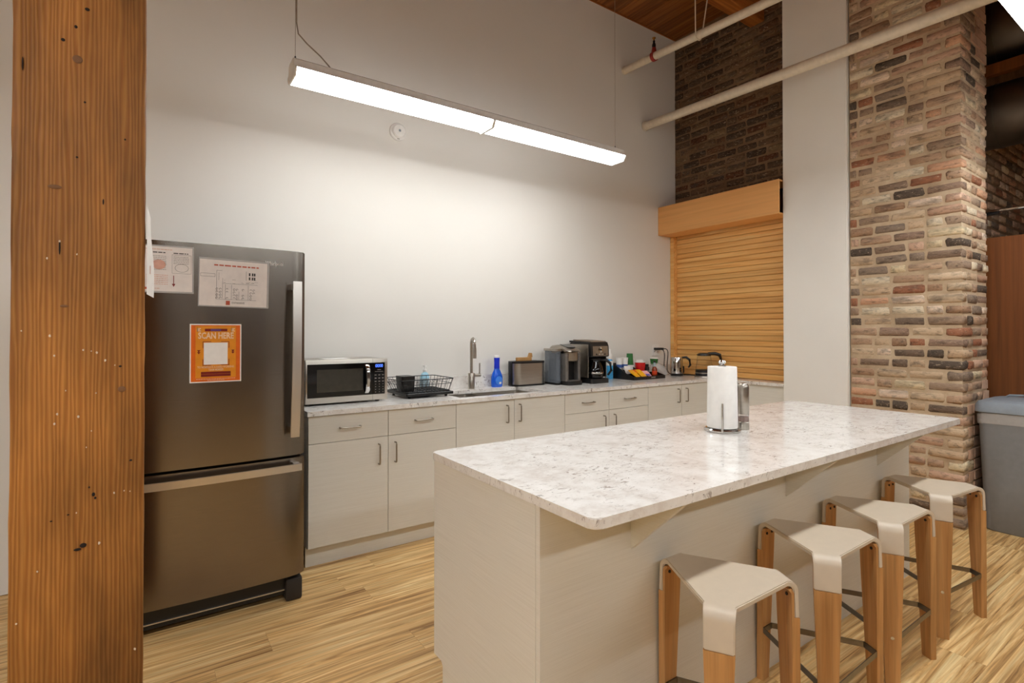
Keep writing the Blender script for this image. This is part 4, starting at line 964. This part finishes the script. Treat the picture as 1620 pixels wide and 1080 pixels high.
def organiser():
    x0, x1, y0, y1 = 3.780, 4.230, 3.44, 3.725; ox, oy = (x0 + x1) / 2, (y0 + y1) / 2; w, d = (x1 - x0) / 2, (y1 - y0) / 2
    T = thing('condiment_organiser', 'low black stepped condiment organiser left of the wall outlet', 'organiser', (ox, oy, CT))
    bx('tray', 'black_plastic', T, -w, w, -d, d, 0.0, 0.010)
    for x in (-w, -0.02, w - 0.006):
        hgt = 0.155 if x < w - 0.01 else 0.05
        m = bm_new(); prism(m, [(-d, 0.0102), (-d, 0.030), (-d + 0.09, 0.055), (d, hgt), (d, 0.0102)], 'X', x, x + 0.006); obj('divider', m, 'black_plastic', T, False)
    bx('back', 'black_plastic', T, -w + 0.0062, -0.0205, d - 0.006, d, 0.0102, 0.15); bx('step', 'black_plastic', T, -w + 0.0062, -0.0205, 0.03, 0.036, 0.0102, 0.085)
    bx('front_lip', 'black_plastic', T, -w + 0.0062, w - 0.0062, -d, -d + 0.006, 0.0102, 0.03); bx('name_tag', 'ink_grey', T, 0.02, 0.08, -d - 0.001, -d, 0.010, 0.022)
    bx('riser', 'black_plastic', T, -w + 0.0062, -0.0205, 0.037, d - 0.0065, 0.0102, 0.075)
    Z = CT + 0.0102
    def cup(name, label, x, y, z, r0, r1, h, mat, band=None, up=True):
        C = thing(name, label, 'cup', (x, y, z))
        m = bm_new(); lathe(m, [(r0, 0), (r1, h)] if up else [(r1, 0), (r0, h)], n=20); obj('wall', m, mat, C)
        m = bm_new(); zz = h if up else 0.0; lathe(m, [(r1 * 1.0, zz - 0.002 if up else 0), (r1 * 1.06, zz), (r1 * 1.02, zz + 0.003)], n=20); obj('rim', m, 'white_plastic', C)
        if band: m = bm_new(); lathe(m, [((r0 + (r1 - r0) * 0.25) * 1.01, h * 0.25), ((r0 + (r1 - r0) * 0.5) * 1.01, h * 0.5)], n=20, cap=False); obj('print_band', m, band, C)
        return C
    zr = CT + 0.0752
    cup('creamer_cup', 'white paper cup with blue print at the left end of the condiment organiser', ox - w + 0.042, oy + 0.085, zr, 0.027, 0.032, 0.125, 'paper_white', 'cup_blue')
    cup('creamer_cup', 'white paper cup with blue print beside the upturned green cup', ox - w + 0.118, oy + 0.085, zr, 0.027, 0.034, 0.125, 'paper_white', 'cup_blue')
    cup('green_cup', 'upturned dark green paper cup on top of the condiment organiser', ox - w + 0.191, oy + 0.085, CT + 0.1262, 0.030, 0.036, 0.115, 'cup_green', None, False)
    bx('cup_sleeve', 'paper_white', None, ox - w + 0.160, ox - w + 0.222, oy + 0.055, oy + 0.118, zr, CT + 0.126); tag(bpy.data.objects['cup_sleeve'], 'pale box of stirrers under the upturned green cup', 'box')
    cup('red_cup', 'bright red plastic cup in the condiment organiser', ox + 0.045, oy + 0.02, Z, 0.038, 0.052, 0.145, 'cup_red')
    def packet(label, x, y, z, sx, sy, mat, rx, rz, mat2=None):
        P = thing('sachet', label, 'sachet', (x, y, z)); P.rotation_euler = (rx, 0, rz)
        m = bm_new(); rings = []
        for yy, t_ in ((-sy, 0.0004), (-sy * 0.8, 0.001), (0, 0.005), (sy * 0.8, 0.001), (sy, 0.0004)): rings.append([m.verts.new((a, yy, zz)) for a, zz in ((-sx, -t_), (sx, -t_), (sx, t_), (-sx, t_))])
        ring_faces(m, rings); obj('pouch', m, mat, P)
        if mat2: bx('print', mat2, P, -sx * 0.7, sx * 0.7, -sy * 0.75, -sy * 0.2, 0.0015, 0.0055)
    yb = oy - d + 0.06
    packet('yellow sweetener sachet at the left front of the organiser', ox - w + 0.070, yb, Z + 0.050, 0.034, 0.058, 'packet_yellow', 0.55, 0.1)
    packet('yellow sweetener sachet next to the pink and blue one', ox - w + 0.160, yb, Z + 0.050, 0.032, 0.058, 'packet_yellow', 0.55, -0.1)
    packet('orange-red sachet tucked between the yellow ones', ox - w + 0.115, yb + 0.035, Z + 0.064, 0.034, 0.03, 'packet_red', 0.5, 0)
    packet('pink and blue sweetener sachet in front of the red cup', ox + 0.01, yb - 0.01, Z + 0.040, 0.036, 0.045, 'packet_pink', 0.6, -0.1, 'packet_blue')
    packet('white sugar sachets standing upright at the organiser left', ox - w + 0.075, yb + 0.085, Z + 0.078, 0.040, 0.040, 'paper_white', 1.2, 0)
    packet('white and yellow tea sachet leaning at the organiser back', ox + 0.135, oy + 0.095, Z + 0.125, 0.040, 0.045, 'paper_white', 1.0, -0.3, 'packet_bright')
    packet('white folded napkin packet behind the red cup', ox + 0.05, oy + 0.125, Z + 0.15, 0.036, 0.035, 'paper_white', 1.3, 0.1)
    lathe_thing('spice_jar', 'small dark glass jar right of the red cup', 'jar', (ox + 0.138, oy + 0.02, Z), [('body', [(0.026, 0), (0.028, 0.004), (0.028, 0.09), (0.02, 0.1)], 'dark_rubber', 1, 1), ('lid', [(0.022, 0.1), (0.022, 0.122), (0.018, 0.124)], 'black_plastic', 1, 1), ('label', [(0.0282, 0.03), (0.0284, 0.032), (0.0284, 0.06), (0.0282, 0.062)], 'ink_grey', 1, 1)])
    lathe_thing('syrup_bottle', 'small bottle of red-brown syrup at the right of the organiser', 'bottle', (ox + 0.188, oy - 0.04, Z), [('body', [(0.024, 0), (0.026, 0.004), (0.026, 0.075), (0.012, 0.10)], 'syrup_brown', 1, 1), ('neck', [(0.012, 0.10), (0.011, 0.135), (0.008, 0.14)], 'bottle_clear', 1, 1), ('cap', [(0.013, 0.14), (0.013, 0.155), (0.010, 0.157)], 'dark_rubber', 1, 1), ('label', [(0.0262, 0.02), (0.0264, 0.022), (0.0264, 0.055), (0.0262, 0.057)], 'packet_red', 1, 1)])
organiser()
# bag of cups leaning at the wall: clear bag with green cups
T = thing('bagged_cups', 'green paper cups in a clear plastic bag slumped below the outlet', 'bag', (4.40, 3.66, CT))
m = bm_new(); rings = []; rnd = random.Random(9)
for k in range(7):
    s = k / 6; cx = 0.09 - 0.17 * s; z = 0.004 + 0.125 * s; rr = 0.035 + 0.022 * math.sin(PI * min(1, s * 1.1))
    rings.append([m.verts.new((cx + rr * 1.15 * math.cos(a) * rnd.uniform(.85, 1.1), rr * math.sin(a) * rnd.uniform(.85, 1.1), z + 0.4 * rr * math.cos(a))) for a in [2 * PI * i / 14 for i in range(14)]])
mz = min(v.co.z for v in m.verts)
for v in m.verts: v.co.z -= min(mz, 0)
ring_faces(m, rings); obj('bag', m, 'film', T, True, 15)
m = bm_new(); lathe(m, [(0.034, 0), (0.042, 0.062)], (-0.075, 0, 0.118), 20); g = obj('cup', m, 'cup_green', T)
m = bm_new(); lathe(m, [(0.043, 0), (0.044, 0.006), (0.036, 0.010)], (-0.075, 0, 0.180), 20); obj('cup_rim', m, 'paper_white', g)
# outlet, plugs and cords
T = thing('wall_outlet', 'white double wall outlet above the worktop near the shutter', 'outlet', (4.500, YW - 0.001, 1.175))
bx('plate', 'white_plastic', T, -0.06, 0.06, -0.006, 0.0, -0.06, 0.06, 0.002)
for x in (-0.027, 0.027):
    s = bx('socket', 'white_metal', T, x - 0.017, x + 0.017, -0.008, -0.006, -0.035, 0.035, 0.0005)
    for z in (-0.02, 0.014): bx('slot', 'ink_black', s, x - 0.006, x + 0.006, -0.0085, -0.008, z, z + 0.008)
def cord(label, pts, plug):
    P = Vector(pts[0]); C = thing('power_plug', label, 'cord', tuple(P))
    m = bm_new(); tube(m, [tuple(Vector(p) - P) for p in pts], 0.0045, 8); obj('cord', m, 'cord_black', C)
    m = bm_new(); box(m, -0.013, 0.013, 0.0, 0.075, -0.012, 0.012, 0.004); obj('plug', m, 'black_plastic', C)
def bez(p0, p1, p2, p3, n=14):
    p0, p1, p2, p3 = map(Vector, (p0, p1, p2, p3)); return [tuple(p0 * (1 - t) ** 3 + p1 * 3 * t * (1 - t) ** 2 + p2 * 3 * t * t * (1 - t) + p3 * t ** 3) for t in [k / n for k in range(n + 1)]]
cord('black plug and cord of the steel kettle in the wall outlet', bez((4.475, 3.706, 1.19), (4.52, 3.62, 1.20), (4.52, 3.74, 0.96), (4.535, 3.68, CT + 0.006)), 1)
cord('black plug and cord of the glass kettle in the wall outlet', bez((4.527, 3.706, 1.19), (4.60, 3.62, 1.22), (4.56, 3.76, 0.95), (4.64, 3.70, CT + 0.005)) + bez((4.64, 3.70, CT + 0.005), (4.72, 3.64, CT + 0.005), (4.74, 3.50, CT + 0.005), (4.70, 3.40, CT + 0.005), 8)[1:], 2)
# kettles
def kettles():
    T = thing('steel_kettle', 'small stainless steel electric kettle with black handle in the corner', 'kettle', (4.565, 3.56, CT))
    m = bm_new(); lathe(m, [(0.062, 0), (0.064, 0.004), (0.064, 0.022), (0.06, 0.025)], n=28); obj('base', m, 'black_plastic', T)
    m = bm_new(); lathe(m, [(0.060, 0.025), (0.061, 0.03), (0.058, 0.185), (0.055, 0.193), (0.03, 0.198)], n=28); obj('body', m, 'chrome', T)
    m = bm_new(); tube(m, [(0.052, -0.02, 0.188), (0.085, -0.05, 0.192), (0.112, -0.072, 0.165), (0.115, -0.078, 0.11), (0.100, -0.066, 0.085)], [0.010, 0.013, 0.013, 0.012, 0.008], 10); obj('handle', m, 'black_plastic', T)
    bx('switch', 'black_plastic', T, 0.03, 0.052, -0.055, -0.03, 0.03, 0.10, 0.004)
    T = thing('glass_kettle', 'glass electric kettle with black handle, lid and base by the shutter', 'kettle', (4.625, 3.275, CT))
    m = bm_new(); lathe(m, [(0.092, 0), (0.094, 0.004), (0.092, 0.016), (0.08, 0.018)], n=32); obj('power_base', m, 'brushed_steel', T)
    m = bm_new(); lathe(m, [(0.082, 0.018), (0.086, 0.022), (0.084, 0.075), (0.078, 0.078)], n=32); obj('heater', m, 'black_plastic', T)
    m = bm_new(); lathe(m, [(0.0845, 0.040), (0.0868, 0.042), (0.0865, 0.050), (0.0845, 0.052)], n=32); obj('trim_ring', m, 'brushed_steel', T)
    m = bm_new(); lathe(m, [(0.080, 0.0785), (0.082, 0.09), (0.064, 0.205), (0.060, 0.222)], n=32, cap=False); bmesh.ops.recalc_face_normals(m, faces=m.faces); bmesh.ops.solidify(m, geom=list(m.faces), thickness=0.003); obj('jug', m, 'glass', T)
    m = bm_new(); lathe(m, [(0.064, 0.217), (0.066, 0.222), (0.062, 0.238), (0.04, 0.246)], n=28); obj('lid', m, 'black_plastic', T)
    m = bm_new(); tube(m, [(0.02, -0.03, 0.238), (0.07, -0.075, 0.240), (0.105, -0.105, 0.225), (0.118, -0.115, 0.17), (0.108, -0.105, 0.10), (0.070, -0.070, 0.070)], [0.014, 0.018, 0.019, 0.016, 0.014, 0.012], 10); obj('handle', m, 'black_plastic', T)
    m = bm_new(); lathe(m, [(0.02, 0), (0.026, 0.008), (0.01, 0.014)], (-0.055, 0.02, 0.222), 12, 1.3, 0.8); obj('spout', m, 'black_plastic', T)
kettles()

# ------------------------------------------------------------------ things on the island
def island_things():
    T = thing('paper_towel_stand', 'upright chrome paper towel stand with a full white roll on the island', 'paper towels', (2.200, 1.462, CT))
    m = bm_new(); lathe(m, [(0.078, 0), (0.081, 0.003), (0.081, 0.010), (0.074, 0.016), (0.02, 0.018)], n=36); obj('base', m, 'chrome', T)
    m = bm_new(); lathe(m, [(0.066, 0.019), (0.0675, 0.022), (0.064, 0.296), (0.062, 0.299), (0.020, 0.299)], n=36); obj('paper_roll', m, 'paper_white', T)
    m = bm_new(); lathe(m, [(0.010, 0.295), (0.018, 0.300), (0.018, 0.304), (0.008, 0.308), (0.015, 0.314), (0.017, 0.320), (0.012, 0.328), (0.004, 0.331)], n=20); obj('finial', m, 'chrome', T)
    a = math.radians(214); q = 0.079
    m = bm_new(); tube(m, [(q * math.cos(a), q * math.sin(a), 0.006), (q * math.cos(a), q * math.sin(a), 0.136)], [0.0055, 0.0042], 10); obj('tension_arm', m, 'chrome', T)
    def grinder(label, loc):
        G = thing('spice_grinder', label, 'grinder', loc, 0, 'pair of steel grinders')
        m = bm_new(); lathe(m, [(0.023, 0), (0.0245, 0.003), (0.0245, 0.036), (0.0235, 0.037)], n=24); obj('mill', m, 'brushed_steel', G)
        m = bm_new(); lathe(m, [(0.0225, 0.037), (0.0235, 0.038), (0.0235, 0.072), (0.0225, 0.073)], n=24); w = obj('window', m, 'acrylic', G)
        m = bm_new(); lathe(m, [(0.018, 0.038), (0.018, 0.060), (0.012, 0.064)], n=16); obj('spice', m, 'pepper', w)
        m = bm_new(); lathe(m, [(0.0235, 0.073), (0.0245, 0.075), (0.0245, 0.196), (0.0225, 0.208), (0.016, 0.217), (0.006, 0.220)], n=24); obj('housing', m, 'brushed_steel', G)
    grinder('upright steel spice grinder nearer the camera, beside the paper towels', (2.318, 1.428, CT))
    grinder('upright steel spice grinder half hidden behind the paper towel roll', (2.330, 1.482, CT))
island_things()
